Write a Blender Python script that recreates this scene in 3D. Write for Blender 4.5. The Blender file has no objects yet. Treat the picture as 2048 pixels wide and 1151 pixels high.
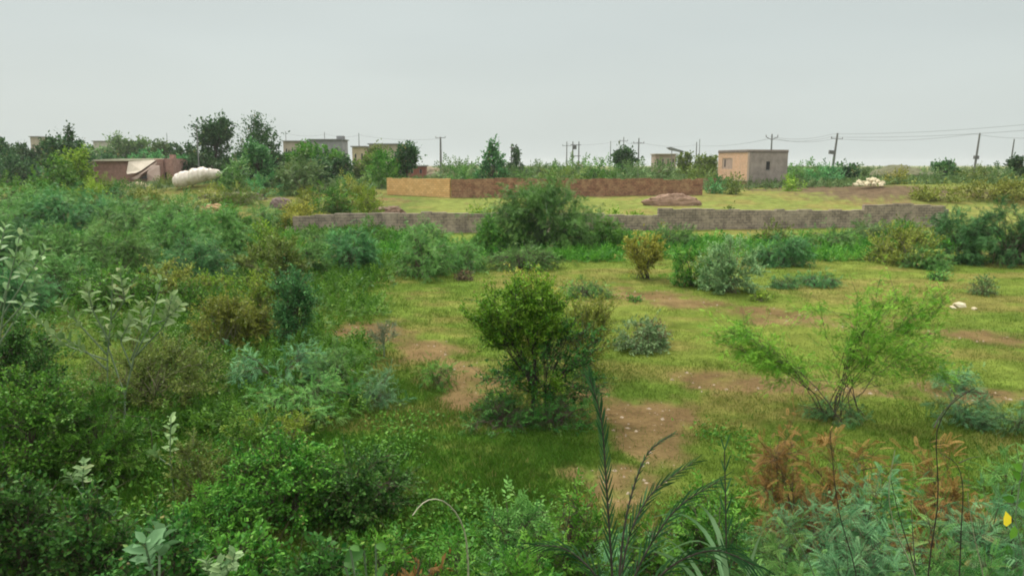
import bpy, bmesh, math
import numpy as np
from mathutils import Vector, Matrix

# ------------------------------------------------------------------ camera, sky, sun, exposure
scn = bpy.context.scene
COL = scn.collection
F, CX, CY, CAMH = 1550.0, 1024.0, 575.5, 5.0
PITCH = math.atan((CY - 330.0) / F)
cam = bpy.data.objects.new('camera', bpy.data.cameras.new('camera'))
COL.objects.link(cam)
cam.location = (0, 0, CAMH)
cam.rotation_euler = (math.pi / 2 - PITCH, 0, 0)
cam.data.sensor_width = 36.0
cam.data.lens = 36.0 * F / 2048.0
cam.data.clip_start = 0.05
cam.data.clip_end = 9000
scn.camera = cam

SUN_EL, SUN_AZ = math.radians(52), math.radians(-35)
w = bpy.data.worlds.new("World"); scn.world = w; w.use_nodes = True
nt = w.node_tree; nt.nodes.clear()
def wn(t): return nt.nodes.new(t)
out = wn('ShaderNodeOutputWorld'); bg = wn('ShaderNodeBackground')
sky = wn('ShaderNodeTexSky'); sky.sky_type = 'NISHITA'; sky.sun_disc = False
sky.sun_elevation = SUN_EL; sky.sun_rotation = SUN_AZ
sky.air_density = 1.0; sky.dust_density = 4.0
tc = wn('ShaderNodeTexCoord'); sep = wn('ShaderNodeSeparateXYZ')
nt.links.new(tc.outputs['Generated'], sep.inputs[0])
rp = wn('ShaderNodeValToRGB')                       # overcast deck: brighter towards the zenith
e = rp.color_ramp.elements
e[0].position = 0.0; e[0].color = (.61, .665, .635, 1)
e[1].position = 1.0; e[1].color = (2.2, 2.2, 2.05, 1)
m = e.new(.075); m.color = (.60, .655, .63, 1)
m = e.new(.15); m.color = (.575, .635, .62, 1)
m = e.new(.22); m.color = (.575, .635, .62, 1)
m = e.new(.5); m.color = (1.2, 1.22, 1.15, 1)
nt.links.new(sep.outputs['Z'], rp.inputs[0])
mp = wn('ShaderNodeMapping'); mp.inputs['Scale'].default_value = (1.2, 1.2, 5)
ns = wn('ShaderNodeTexNoise'); ns.inputs['Scale'].default_value = 1.6; ns.inputs['Detail'].default_value = 3
nt.links.new(tc.outputs['Generated'], mp.inputs[0]); nt.links.new(mp.outputs[0], ns.inputs['Vector'])
mr = wn('ShaderNodeMapRange'); mr.inputs[1].default_value = .3; mr.inputs[2].default_value = .7
mr.inputs[3].default_value = 9.2; mr.inputs[4].default_value = 10.0
nt.links.new(ns.outputs[0], mr.inputs[0])
vm = wn('ShaderNodeVectorMath'); vm.operation = 'SCALE'
nt.links.new(rp.outputs[0], vm.inputs[0]); nt.links.new(mr.outputs[0], vm.inputs['Scale'])
mx = wn('ShaderNodeMix'); mx.data_type = 'RGBA'; mx.inputs[0].default_value = .94
nt.links.new(sky.outputs[0], mx.inputs[6]); nt.links.new(vm.outputs[0], mx.inputs[7])
bg.inputs[1].default_value = 0.1
nt.links.new(mx.outputs[2], bg.inputs[0]); nt.links.new(bg.outputs[0], out.inputs[0])

sd = bpy.data.lights.new('sun', 'SUN'); sd.energy = 2.6; sd.angle = math.radians(7); sd.color = (1, .955, .88)
so = bpy.data.objects.new('sun', sd); COL.objects.link(so)
sv = Vector((math.sin(SUN_AZ) * math.cos(SUN_EL), math.cos(SUN_AZ) * math.cos(SUN_EL), math.sin(SUN_EL)))
so.rotation_euler = sv.to_track_quat('Z', 'Y').to_euler(); so.location = (0, 0, 60)
scn.cycles.filter_width = 1.9          # the photograph's soft phone lens
vs = scn.view_settings
vs.view_transform = 'Standard'; vs.look = 'None'; vs.gamma = 1; vs.exposure = 0.17

# ------------------------------------------------------------------ noise and terrain
def vnoise(x, y, seed=0):
    x = np.asarray(x, float); y = np.asarray(y, float)
    xi = np.floor(x).astype(np.int64); yi = np.floor(y).astype(np.int64)
    fx = x - xi; fy = y - yi
    fx = fx * fx * (3 - 2 * fx); fy = fy * fy * (3 - 2 * fy)
    def h(a, b):
        n = (a * 374761393 + b * 668265263 + seed * 974711) & 0x7fffffff
        n = ((n ^ (n >> 13)) * 1274126177) & 0x7fffffff
        n = (n ^ (n >> 16)) & 0xffff
        return n / 65535.0
    return (h(xi, yi) * (1 - fx) + h(xi + 1, yi) * fx) * (1 - fy) + (h(xi, yi + 1) * (1 - fx) + h(xi + 1, yi + 1) * fx) * fy
def fbm(x, y, s=0, o=4):
    r = 0; a = .5
    for i in range(o):
        r = r + a * vnoise(x * 2 ** i, y * 2 ** i, s + i); a *= .5
    return r / (1 - .5 ** o)
def sstep(a, b, x):
    t = np.clip((np.asarray(x, float) - a) / (b - a), 0, 1); return t * t * (3 - 2 * t)
def gz(x, y):
    x = np.asarray(x, float); y = np.asarray(y, float)
    z = 2.6 * (1 - sstep(1.0, 9.0, y))
    z = z + 2.0 * sstep(52, 105, y)
    z = z + .16 * (fbm(x * .11, y * .11, 3) - .5) * sstep(5, 20, y) + .05 * (fbm(x * .5, y * .5, 9) - .5)
    z = z + 1.2 * np.exp(-(((x - 62) / 22) ** 2 + ((y - 92) / 14) ** 2))       # grassy rise at the right
    z = z + .7 * np.exp(-(((x - 43) / 9) ** 2 + ((y - 88) / 5) ** 2))
    z = z + 1.0 * np.exp(-(((x + 36) / 7) ** 2 + ((y - 95) / 4) ** 2))          # low bank under the wrapped bundle
    return z
def ray(px, py):
    u = (px - CX) / F; v = (CY - py) / F
    return Vector((u, math.cos(PITCH) + v * math.sin(PITCH), -math.sin(PITCH) + v * math.cos(PITCH)))
YS = np.geomspace(2.0, 1500, 4000)
def P(px, py):
    d = ray(px, py); t = YS / d.y
    below = (CAMH + t * d.z) < gz(t * d.x, YS)
    i = int(np.argmax(below)) if below.any() else len(YS) - 1
    X = t[i] * d.x; Y = YS[i]
    return Vector((X, Y, float(gz(X, Y))))
def W(px, py, Y):
    d = ray(px, py); t = Y / d.y
    return Vector((t * d.x, Y, CAMH + t * d.z))
def foot(v, pull=None):
    """the point on the ground under v, drawn towards a shared root"""
    x = v.x if pull is None else v.x * .3 + pull.x * .7; y = v.y if pull is None else v.y * .3 + pull.y * .7
    return Vector((x, y, float(gz(x, y)) - .04))
def mpp(py, Y): return Y / ray(CX, py).y / F

# ------------------------------------------------------------------ tagging helpers
def tag(o, label=None, cat=None, group=None, kind=None):
    if label: o['label'] = label
    if cat: o['category'] = cat
    if group: o['group'] = group
    if kind: o['kind'] = kind
    return o
def empty(name, loc, rz=0):
    o = bpy.data.objects.new(name, None); COL.objects.link(o)
    o.location = loc; o.rotation_euler = (0, 0, rz); o.empty_display_size = .3
    return o
def link(name, me, mat=None, parent=None, loc=None, rz=0):
    o = bpy.data.objects.new(name, me); COL.objects.link(o)
    if mat and not me.materials: me.materials.append(mat)
    if parent: o.parent = parent
    if loc is not None: o.location = loc
    if rz: o.rotation_euler = (0, 0, rz)
    return o
def npmesh(name, V, faces_k, k, tint=None, smooth=False):
    """V (n,3); faces_k (m,k) index array of k-gons"""
    me = bpy.data.meshes.new(name)
    n, mf = len(V), len(faces_k)
    me.vertices.add(n); me.vertices.foreach_set('co', np.ascontiguousarray(V, dtype=np.float32).ravel())
    me.loops.add(mf * k); me.loops.foreach_set('vertex_index', np.ascontiguousarray(faces_k, dtype=np.int32).ravel())
    me.polygons.add(mf); me.polygons.foreach_set('loop_start', (np.arange(mf) * k).astype(np.int32))
    me.polygons.foreach_set('loop_total', np.full(mf, k, dtype=np.int32))
    if smooth: me.polygons.foreach_set('use_smooth', np.ones(mf, dtype=bool))
    me.update(calc_edges=True)
    if tint is not None:
        a = me.attributes.new('tint', 'FLOAT', 'POINT'); a.data.foreach_set('value', np.ascontiguousarray(tint, dtype=np.float32))
    return me

# ------------------------------------------------------------------ materials
def new_mat(name):
    m = bpy.data.materials.new(name); m.use_nodes = True
    return m, m.node_tree, m.node_tree.nodes['Principled BSDF'], m.node_tree.nodes['Material Output']
LM = {}
def leaf_mat(name, lo, hi, dead=(.2, .15, .06), rough=.5, trans=.22, dead_at=.93):
    if name in LM: return LM[name]
    m, t, b, o = new_mat(name)
    at = t.nodes.new('ShaderNodeAttribute'); at.attribute_name = 'tint'
    oi = t.nodes.new('ShaderNodeObjectInfo')
    r = t.nodes.new('ShaderNodeValToRGB'); e = r.color_ramp.elements
    e[0].position = .1; e[0].color = (*lo, 1); e[1].position = .85; e[1].color = (*hi, 1)
    d = e.new(dead_at); d.color = (*[(a + c) / 2 for a, c in zip(hi, dead)], 1); d = e.new(1); d.color = (*dead, 1)
    t.links.new(at.outputs['Fac'], r.inputs[0])
    h = t.nodes.new('ShaderNodeHueSaturation')
    mr = t.nodes.new('ShaderNodeMapRange'); mr.inputs[3].default_value = .495; mr.inputs[4].default_value = .515
    t.links.new(oi.outputs['Random'], mr.inputs[0]); t.links.new(mr.outputs[0], h.inputs['Hue'])
    mr2 = t.nodes.new('ShaderNodeMapRange'); mr2.inputs[3].default_value = .86; mr2.inputs[4].default_value = 1.32
    t.links.new(oi.outputs['Random'], mr2.inputs[0]); t.links.new(mr2.outputs[0], h.inputs['Value'])
    t.links.new(r.outputs[0], h.inputs['Color']); t.links.new(h.outputs[0], b.inputs['Base Color'])
    b.inputs['Roughness'].default_value = rough; b.inputs['Specular IOR Level'].default_value = .10
    tr = t.nodes.new('ShaderNodeBsdfTranslucent'); t.links.new(h.outputs[0], tr.inputs['Color'])
    mi = t.nodes.new('ShaderNodeMixShader'); mi.inputs[0].default_value = trans
    t.links.new(b.outputs[0], mi.inputs[1]); t.links.new(tr.outputs[0], mi.inputs[2]); t.links.new(mi.outputs[0], o.inputs[0])
    LM[name] = m
    return m
COLS = {
 'mesq':   ((.048, .145, .028), (.215, .410, .100)),
 'mesqd':  ((.032, .120, .036), (.150, .350, .110)),
 'mesqh':  ((.070, .140, .040), (.190, .290, .095)),
 'bluish': ((.055, .180, .068), (.220, .430, .190)),
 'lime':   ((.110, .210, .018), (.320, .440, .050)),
 'leafy':  ((.034, .120, .014), (.150, .320, .038)),
 'bright': ((.060, .195, .012), (.270, .490, .045)),
 'gold':   ((.125, .170, .020), (.340, .365, .070)),
 'yellow': ((.180, .200, .025), (.430, .410, .070)),
 'olive':  ((.080, .130, .022), (.230, .295, .062)),
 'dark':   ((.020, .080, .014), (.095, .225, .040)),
 'darktree': ((.022, .070, .024), (.090, .180, .055)),
 'pale':   ((.110, .225, .065), (.340, .460, .205)),
 'minty':  ((.100, .200, .075), (.310, .440, .200)),
 'rust':   ((.160, .090, .026), (.410, .240, .075)),
 'brown':  ((.100, .070, .040), (.220, .150, .080)),
 'palm':   ((.018, .065, .024), (.070, .165, .065)),
 'greyleaf': ((.070, .150, .060), (.170, .280, .135)),
 'grass': ((.070, .160, .018), (.260, .300, .070)),
 'broad':  ((.030, .110, .020), (.080, .210, .040)),
}
def LMat(c):
    lo, hi = COLS[c]
    return leaf_mat('leaves_' + c, lo, hi, rough=.6 if c == 'pale' else .5)
def rock_mat(name, c1, c2, scale=3, bump=.4, rough=.9, detail=6):
    m, t, b, o = new_mat(name)
    tc = t.nodes.new('ShaderNodeTexCoord'); n = t.nodes.new('ShaderNodeTexNoise')
    n.inputs['Scale'].default_value = scale; n.inputs['Detail'].default_value = detail; n.inputs['Roughness'].default_value = .65
    t.links.new(tc.outputs['Object'], n.inputs['Vector'])
    r = t.nodes.new('ShaderNodeValToRGB'); e = r.color_ramp.elements
    e[0].position = .32; e[0].color = (*c1, 1); e[1].position = .68; e[1].color = (*c2, 1)
    t.links.new(n.outputs[0], r.inputs[0]); t.links.new(r.outputs[0], b.inputs['Base Color'])
    b.inputs['Roughness'].default_value = rough
    bp = t.nodes.new('ShaderNodeBump'); bp.inputs['Strength'].default_value = bump; bp.inputs['Distance'].default_value = .05
    t.links.new(n.outputs[0], bp.inputs['Height']); t.links.new(bp.outputs[0], b.inputs['Normal'])
    return m
def brick_mat(name, c1, c2, mortar, bw=.4, bh=.2, ms=.02, stain=(.12, .09, .06), stain_amt=.5, moss=None):
    m, t, b, o = new_mat(name)
    tc = t.nodes.new('ShaderNodeTexCoord'); sp = t.nodes.new('ShaderNodeSeparateXYZ'); cb = t.nodes.new('ShaderNodeCombineXYZ')
    t.links.new(tc.outputs['Object'], sp.inputs[0])
    ad = t.nodes.new('ShaderNodeMath'); t.links.new(sp.outputs[0], ad.inputs[0]); t.links.new(sp.outputs[1], ad.inputs[1])
    t.links.new(ad.outputs[0], cb.inputs[0]); t.links.new(sp.outputs[2], cb.inputs[1])
    br = t.nodes.new('ShaderNodeTexBrick'); br.inputs['Scale'].default_value = 1
    br.inputs['Brick Width'].default_value = bw; br.inputs['Row Height'].default_value = bh; br.inputs['Mortar Size'].default_value = ms
    br.inputs['Color1'].default_value = (*c1, 1); br.inputs['Color2'].default_value = (*c2, 1); br.inputs['Mortar'].default_value = (*mortar, 1)
    t.links.new(cb.outputs[0], br.inputs['Vector'])
    n = t.nodes.new('ShaderNodeTexNoise'); n.inputs['Scale'].default_value = 1.1; n.inputs['Detail'].default_value = 9; n.inputs['Roughness'].default_value = .78
    t.links.new(tc.outputs['Object'], n.inputs['Vector'])
    mr = t.nodes.new('ShaderNodeMapRange'); mr.inputs[1].default_value = .44; mr.inputs[2].default_value = .62; mr.inputs[4].default_value = stain_amt
    t.links.new(n.outputs[0], mr.inputs[0])
    mi = t.nodes.new('ShaderNodeMix'); mi.data_type = 'RGBA'; mi.inputs[7].default_value = (*stain, 1)
    t.links.new(mr.outputs[0], mi.inputs[0]); t.links.new(br.outputs[0], mi.inputs[6])
    t.links.new(mi.outputs[2], b.inputs['Base Color']); b.inputs['Roughness'].default_value = .95
    bp = t.nodes.new('ShaderNodeBump'); bp.inputs['Strength'].default_value = .6; bp.inputs['Distance'].default_value = .03
    t.links.new(br.outputs[1], bp.inputs['Height']); bp.invert = True; t.links.new(bp.outputs[0], b.inputs['Normal'])
    return m
BARK = rock_mat('bark_brown', (.045, .032, .022), (.12, .09, .065), 9)
BARKT = rock_mat('twig_tan_green', (.10, .10, .05), (.2, .19, .10), 9)
BARKD = rock_mat('bark_dark', (.022, .018, .014), (.06, .046, .035), 9)
BARKP = rock_mat('stem_pale', (.26, .25, .17), (.5, .47, .34), 12)
BARKG = rock_mat('stem_green_grey', (.10, .14, .08), (.2, .27, .16), 10)
CONC = rock_mat('weathered_concrete', (.16, .155, .145), (.3, .29, .27), 1.2)
DIRT = rock_mat('brown_soil', (.10, .058, .036), (.2, .125, .08), 1.5, .8)
DIRTO = rock_mat('orange_soil', (.33, .2, .09), (.5, .33, .17), 2.5, .8)
STONE = rock_mat('pale_stone', (.42, .34, .2), (.80, .72, .52), 2.0, .6)
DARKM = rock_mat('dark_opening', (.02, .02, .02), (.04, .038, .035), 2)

# ------------------------------------------------------------------ ground
# bare-earth patches: (px, py, half width px, half height px, strength), turned into world ellipses on the ground
DP = [(725,668,75,26,1.0),(660,690,50,16,.8),(850,705,75,22,1.05),(910,745,60,24,1.1),(925,800,48,24,1.1),(960,770,80,18,.95),(1120,770,80,16,.8),
 (1190,790,50,16,1.0),(1290,830,85,32,1.25),(1285,885,65,38,1.2),(1235,960,75,38,1.0),(1150,945,50,16,1.0),(700,740,40,12,.4),
 (1225,578,45,6,.9),(1300,592,75,9,1.1),(1390,606,85,9,1.1),(1500,622,90,9,1.1),(1600,634,70,10,.95),(1560,642,80,8,.8),
 (1750,655,120,8,.6),(1930,668,110,12,.9),(2010,680,80,12,.8),(1700,690,100,8,.35),
 (1420,752,110,13,1.05),(1560,768,150,16,1.15),(1700,780,120,14,.9),(1960,790,130,18,1.0),(1850,770,80,10,.7),(1480,745,70,8,.8),
 (300,505,55,14,1.1),(255,490,30,8,.8),(480,395,45,6,1.0),(760,402,60,7,1.0),(950,408,60,4,.3),(690,408,60,5,.5),
 (1650,376,90,6,1.3),(1760,380,110,7,1.4),(1850,386,90,7,1.2),(1960,388,80,8,.8),(1350,388,60,3,.8),(1000,393,110,3,.7),(1250,392,120,3,.6),
 (870,352,60,5,.8),(1500,378,70,3,.7),(330,372,90,5,.8),(800,640,60,10,.5),(840,600,70,8,.3),(880,580,40,6,.4),(760,585,60,6,.35)]
DW = []
for (px, py, hw, hh, s) in DP:
    c = P(px, py); a = P(px, py - hh); b2 = P(px, py + hh)
    DW.append((c.x, c.y, 1.1 * hw * mpp(py, c.y), max(.2, 1.25 * (a.y - b2.y) / 2), s * .95))
def dirt_f(x, y):
    d = np.zeros_like(x)
    for (cx, cy, rx, ry, s) in DW:
        q = ((x - cx) / rx) ** 2 + ((y - cy) / ry) ** 2
        d = np.maximum(d, s * np.exp(-q * .8))
    sc = 1.0
    n = fbm(x * .7, y * .7, 21, 5) - .5
    n2 = fbm(x * .15, y * .15, 5, 3) - .5
    return d * 1.08 + n * .95 + n2 * .35
def lush_f(x, y):
    n = fbm(x * .22, y * .22, 33, 4) - .5
    side = sstep(.20, .04, x / np.maximum(y, 1.0))              # the left part of the near field stays wetter and greener
    near = 1.05 - sstep(11, 21, y)
    return np.clip(.18 + near * (.35 + .55 * side) + sstep(4, -9, x) * .3 * (1 - sstep(26, 34, y)) + n * .9, 0, 1)
def ground_col(x, y):
    n = fbm(x * .5, y * .5, 44, 4)[:, None]
    n2 = fbm(x * 2.1, y * 2.1, 47, 3)[:, None]
    yel = np.array([.090, .148, .020]) * (1 - n) + np.array([.205, .232, .048]) * n
    grn = np.array([.034, .10, .010]) * (1 - n) + np.array([.10, .19, .024]) * n
    l = lush_f(x, y)[:, None]
    g = yel * (1 - l) + grn * l
    fa = sstep(45, 75, y)[:, None]
    g = g * (1 - fa * .5) + np.array([.235, .24, .075]) * fa * .5
    lf = (sstep(-4, -9, x + (y - 25) * .05) * sstep(18, 26, y))[:, None]
    g = g * (1 - lf * .6) + np.array([.065, .105, .025]) * lf * .6
    br = (sstep(.50, .66, fbm(x * .33, y * .6, 52, 5)) * .55)[:, None]      # worn turf with soil showing through
    g = g * (1 - br) + np.array([.225, .17, .06]) * br
    g = g * (.72 + .56 * n2)
    dn = dirt_f(x, y)
    d = sstep(.30, .95, dn + (fbm(x * 3.1, y * 3.1, 61, 3) - .5) * .9)[:, None] * .88
    drt = np.array([.135, .082, .040]) * (1 - n) + np.array([.245, .160, .080]) * n
    dk = (sstep(76, 84, y) * sstep(130, 110, y) * sstep(20, 30, x))[:, None]
    drt = drt * (1 - dk) + np.array([.13, .085, .06]) * dk
    drt = drt * (.8 + .4 * n2)
    return g * (1 - d) + drt * d, dn
rs = np.geomspace(1.5, 3000, 520)
fine = np.radians(np.linspace(-44, 44, 620))
coarse = np.radians(np.linspace(44, 316, 60))[1:-1]
ang = np.concatenate([fine, coarse])
A, R = np.meshgrid(ang, rs)
GX = (R * np.sin(A)).ravel(); GY = (R * np.cos(A)).ravel()
GXX = np.append(GX, 0.0); GYY = np.append(GY, 0.0)
V = np.stack([GXX, GYY, gz(GXX, GYY)], 1)
nr, na = R.shape
i0 = (np.arange(nr - 1)[:, None] * na + np.arange(na)[None, :]).ravel()
i1 = (np.arange(nr - 1)[:, None] * na + (np.arange(na)[None, :] + 1) % na).ravel()
quads = np.stack([i0, i1, i1 + na, i0 + na], 1)[:, ::-1]
cen = len(GX)
gcol, gd = ground_col(GXX, GYY)
m, t, b, o = new_mat('ground_soil_and_turf')
vc = t.nodes.new('ShaderNodeVertexColor'); vc.layer_name = 'soilcol'
geo = t.nodes.new('ShaderNodeNewGeometry')
n1 = t.nodes.new('ShaderNodeTexNoise'); n1.inputs['Scale'].default_value = 9; n1.inputs['Detail'].default_value = 8; n1.inputs['Roughness'].default_value = .75
t.links.new(geo.outputs['Position'], n1.inputs['Vector'])
n3 = t.nodes.new('ShaderNodeTexNoise'); n3.inputs['Scale'].default_value = 1.1; n3.inputs['Detail'].default_value = 6; n3.inputs['Roughness'].default_value = .7
t.links.new(geo.outputs['Position'], n3.inputs['Vector'])
mm = t.nodes.new('ShaderNodeMath'); mm.operation = 'MULTIPLY'; t.links.new(n1.outputs[0], mm.inputs[0]); t.links.new(n3.outputs[0], mm.inputs[1])
mr = t.nodes.new('ShaderNodeMapRange'); mr.inputs[1].default_value = .1; mr.inputs[2].default_value = .42; mr.inputs[3].default_value = .55; mr.inputs[4].default_value = 1.45
t.links.new(mm.outputs[0], mr.inputs[0])
hs = t.nodes.new('ShaderNodeHueSaturation'); t.links.new(mr.outputs[0], hs.inputs['Value']); t.links.new(vc.outputs[0], hs.inputs['Color'])
t.links.new(hs.outputs[0], b.inputs['Base Color']); b.inputs['Roughness'].default_value = 1; b.inputs['Specular IOR Level'].default_value = .02
bp = t.nodes.new('ShaderNodeBump'); bp.inputs['Strength'].default_value = .9; bp.inputs['Distance'].default_value = .06
t.links.new(n1.outputs[0], bp.inputs['Height']); t.links.new(bp.outputs[0], b.inputs['Normal'])
GM = m
qd = gd[quads].mean(1)
qy = GYY[quads].mean(1)
isd = (qd > .62) & (qy > 3) & (qy < 200)
def submesh(name, faces, k):
    u, inv = np.unique(faces.ravel(), return_inverse=True)
    me = npmesh(name, V[u], inv.reshape(-1, k), k, smooth=True)
    ca = me.color_attributes.new('soilcol', 'FLOAT_COLOR', 'POINT')
    ca.data.foreach_set('color', np.concatenate([gcol[u], np.ones((len(u), 1))], 1).astype(np.float32).ravel())
    return me
g = link('ground', submesh('ground', quads[~isd], 4), GM); tag(g, kind='structure')
dpth = link('dirt_path', submesh('dirt_path', quads[isd], 4), GM); tag(dpth, kind='structure')
fan = np.stack([np.arange(na), np.full(na, cen), (np.arange(na) + 1) % na], 1)
g2 = link('railway_bank', submesh('railway_bank', fan, 3), GM); tag(g2, kind='structure')

# ------------------------------------------------------------------ leaf templates: (verts (v,3), quads (q,4)); x = length, y = width, z = normal
def tpl_kite(wd=.42):
    return np.array([[0, 0, 0], [.45, -wd / 2, .05], [1, 0, 0], [.45, wd / 2, .05]]), np.array([[0, 1, 2, 3]]), .5 * wd
def tpl_ovate(wd=.55):
    v = [[0, 0, 0], [.3, 0, -.03], [.7, 0, -.03], [1, 0, -.1], [.25, wd * .42, .08], [.65, wd * .45, .08], [.25, -wd * .42, .08], [.65, -wd * .45, .08]]
    return np.array(v), np.array([[0, 1, 4, 4], [1, 2, 5, 4], [2, 3, 5, 5], [0, 6, 1, 1], [1, 6, 7, 2], [2, 7, 3, 3]]), .75 * wd
def tpl_feather(n=6, ll=.34, lw=.10, droop=.25):
    v = []; q = []
    for i in range(n):
        tt = .12 + .85 * i / (n - 1)
        l = ll * (1 - .55 * abs(tt - .45) ** 1.2 * 1.6)
        for s in (-1, 1):
            a = math.radians(58 - 22 * tt)
            dx, dy = math.cos(a), math.sin(a) * s
            z0 = -droop * tt * tt
            k = len(v)
            v += [[tt, 0, z0], [tt + dx * l * .5 - dy * lw / 2, dy * l * .5 + dx * lw / 2, z0 + .03],
                  [tt + dx * l, dy * l, z0 - .06], [tt + dx * l * .5 + dy * lw / 2, dy * l * .5 - dx * lw / 2, z0 + .03]]
            q.append([k, k + 1, k + 2, k + 3])
    return np.array(v), np.array(q), n * 2 * ll * .8 * lw * .5
def tpl_spray(n=7, sd=1):                    # a twig end with several small leaves
    r = np.random.RandomState(sd); v = []; q = []
    for i in range(n):
        tt = .1 + .8 * i / (n - 1); s = -1 if i % 2 else 1
        a = math.radians(r.uniform(25, 75)) * s; l = r.uniform(.28, .42); wd = l * .45
        dx, dy, dz = math.cos(a), math.sin(a), r.uniform(-.4, .4)
        k = len(v)
        v += [[tt, 0, 0], [tt + dx * l * .5 - dy * wd / 2, dy * l * .5 + dx * wd / 2, dz * l * .5 + .03],
              [tt + dx * l, dy * l, dz * l], [tt + dx * l * .5 + dy * wd / 2, dy * l * .5 - dx * wd / 2, dz * l * .5]]
        q.append([k, k + 1, k + 2, k + 3])
    return np.array(v), np.array(q), n * .35 * .35 * .45 * .5
TPL = {'kite': tpl_kite(), 'kitew': tpl_kite(.6), 'ovate': tpl_ovate(), 'feather': tpl_feather(), 'finefeather': tpl_feather(10, .26, .055), 'spray': tpl_spray(), 'blade': tpl_kite(.10)}
def nrm(a): return a / np.maximum(np.linalg.norm(a, axis=-1, keepdims=True), 1e-9)
def scatter(name, tpl, pos, axis, up, size, tint):
    tv, tq, _ = TPL[tpl]
    x = nrm(axis); z = nrm(up - (up * x).sum(-1, keepdims=True) * x); y = np.cross(z, x)
    s = size[:, None, None]
    Vv = pos[:, None, :] + s * (tv[None, :, 0:1] * x[:, None, :] + tv[None, :, 1:2] * y[:, None, :] + tv[None, :, 2:3] * z[:, None, :])
    n = len(pos); nv = len(tv)
    f = (tq[None, :, :] + (np.arange(n) * nv)[:, None, None]).reshape(-1, 4)
    return npmesh(name, Vv.reshape(-1, 3), f, 4, np.repeat(tint, nv))
def tubes(name, paths, radii, sides=4):
    """paths: (n, k, 3); radii (n,k)"""
    n, k, _ = paths.shape
    d = np.gradient(paths, axis=1); d = nrm(d)
    ref = np.array([.31, .17, .94]); ref2 = np.array([1., 0, 0])
    x = np.cross(d, ref); bad = np.linalg.norm(x, axis=-1) < .25
    x[bad] = np.cross(d[bad], ref2); x = nrm(x); y = np.cross(d, x)
    a = np.arange(sides) * 2 * np.pi / sides
    ring = (np.cos(a)[None, None, :, None] * x[:, :, None, :] + np.sin(a)[None, None, :, None] * y[:, :, None, :]) * radii[:, :, None, None]
    Vv = (paths[:, :, None, :] + ring).reshape(-1, 3)
    base = (np.arange(n)[:, None, None] * k + np.arange(k - 1)[None, :, None]) * sides
    s = np.arange(sides)[None, None, :]; s1 = (s + 1) % sides
    f = np.stack([base + s, base + s1, base + sides + s1, base + sides + s], -1).reshape(-1, 4)
    return npmesh(name, Vv, f, 4, smooth=True)
def bez(p0, p1, p2, k):
    t = np.linspace(0, 1, k)[None, :, None]
    return (1 - t) ** 2 * p0[:, None] + 2 * t * (1 - t) * p1[:, None] + t * t * p2[:, None]

FORMS = {
 #          template   Lmin  Lk     tips subs sublen arch droop cov  t0   spread
 'feather': dict(tpl='feather', L=.16, Lk=.0062, tips=80, subs=5, sl=.15, arch=.35, droop=-.35, cov=4.2, t0=.30, tr=.011),
 'fine':    dict(tpl='finefeather', L=.15, Lk=.0085, tips=36, subs=6, sl=.17, arch=.3, droop=-.2, cov=1.7, t0=.35, tr=.009, prim=.2),
 'twig':    dict(tpl='kite', L=.05, Lk=.0042, tips=60, subs=7, sl=.14, arch=.08, droop=0, cov=3.0, t0=.35, tr=.012),
 'leafy':   dict(tpl='kitew', L=.06, Lk=.0042, tips=90, subs=7, sl=.12, arch=.12, droop=-.1, cov=4.4, t0=.45, tr=.012, prim=.12),
 'spray':   dict(tpl='spray', L=.16, Lk=.011, tips=80, subs=5, sl=.13, arch=.1, droop=-.05, cov=3.6, t0=.4, tr=.012, prim=.2),
 'pale':    dict(tpl='ovate', L=.12, Lk=.006, tips=16, subs=3, sl=.15, arch=.0, droop=.3, cov=1.2, t0=.5, tr=.02),
 'tree':    dict(tpl='kitew', L=.09, Lk=.0038, tips=150, subs=7, sl=.085, arch=.1, droop=0, cov=7.0, t0=.5, tr=.02, prim=.1),
 'wispy':   dict(tpl='kite', L=.09, Lk=.0036, tips=80, subs=8, sl=.12, arch=.05, droop=-.1, cov=2.6, t0=.5, tr=.016, prim=.15),
}
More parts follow.
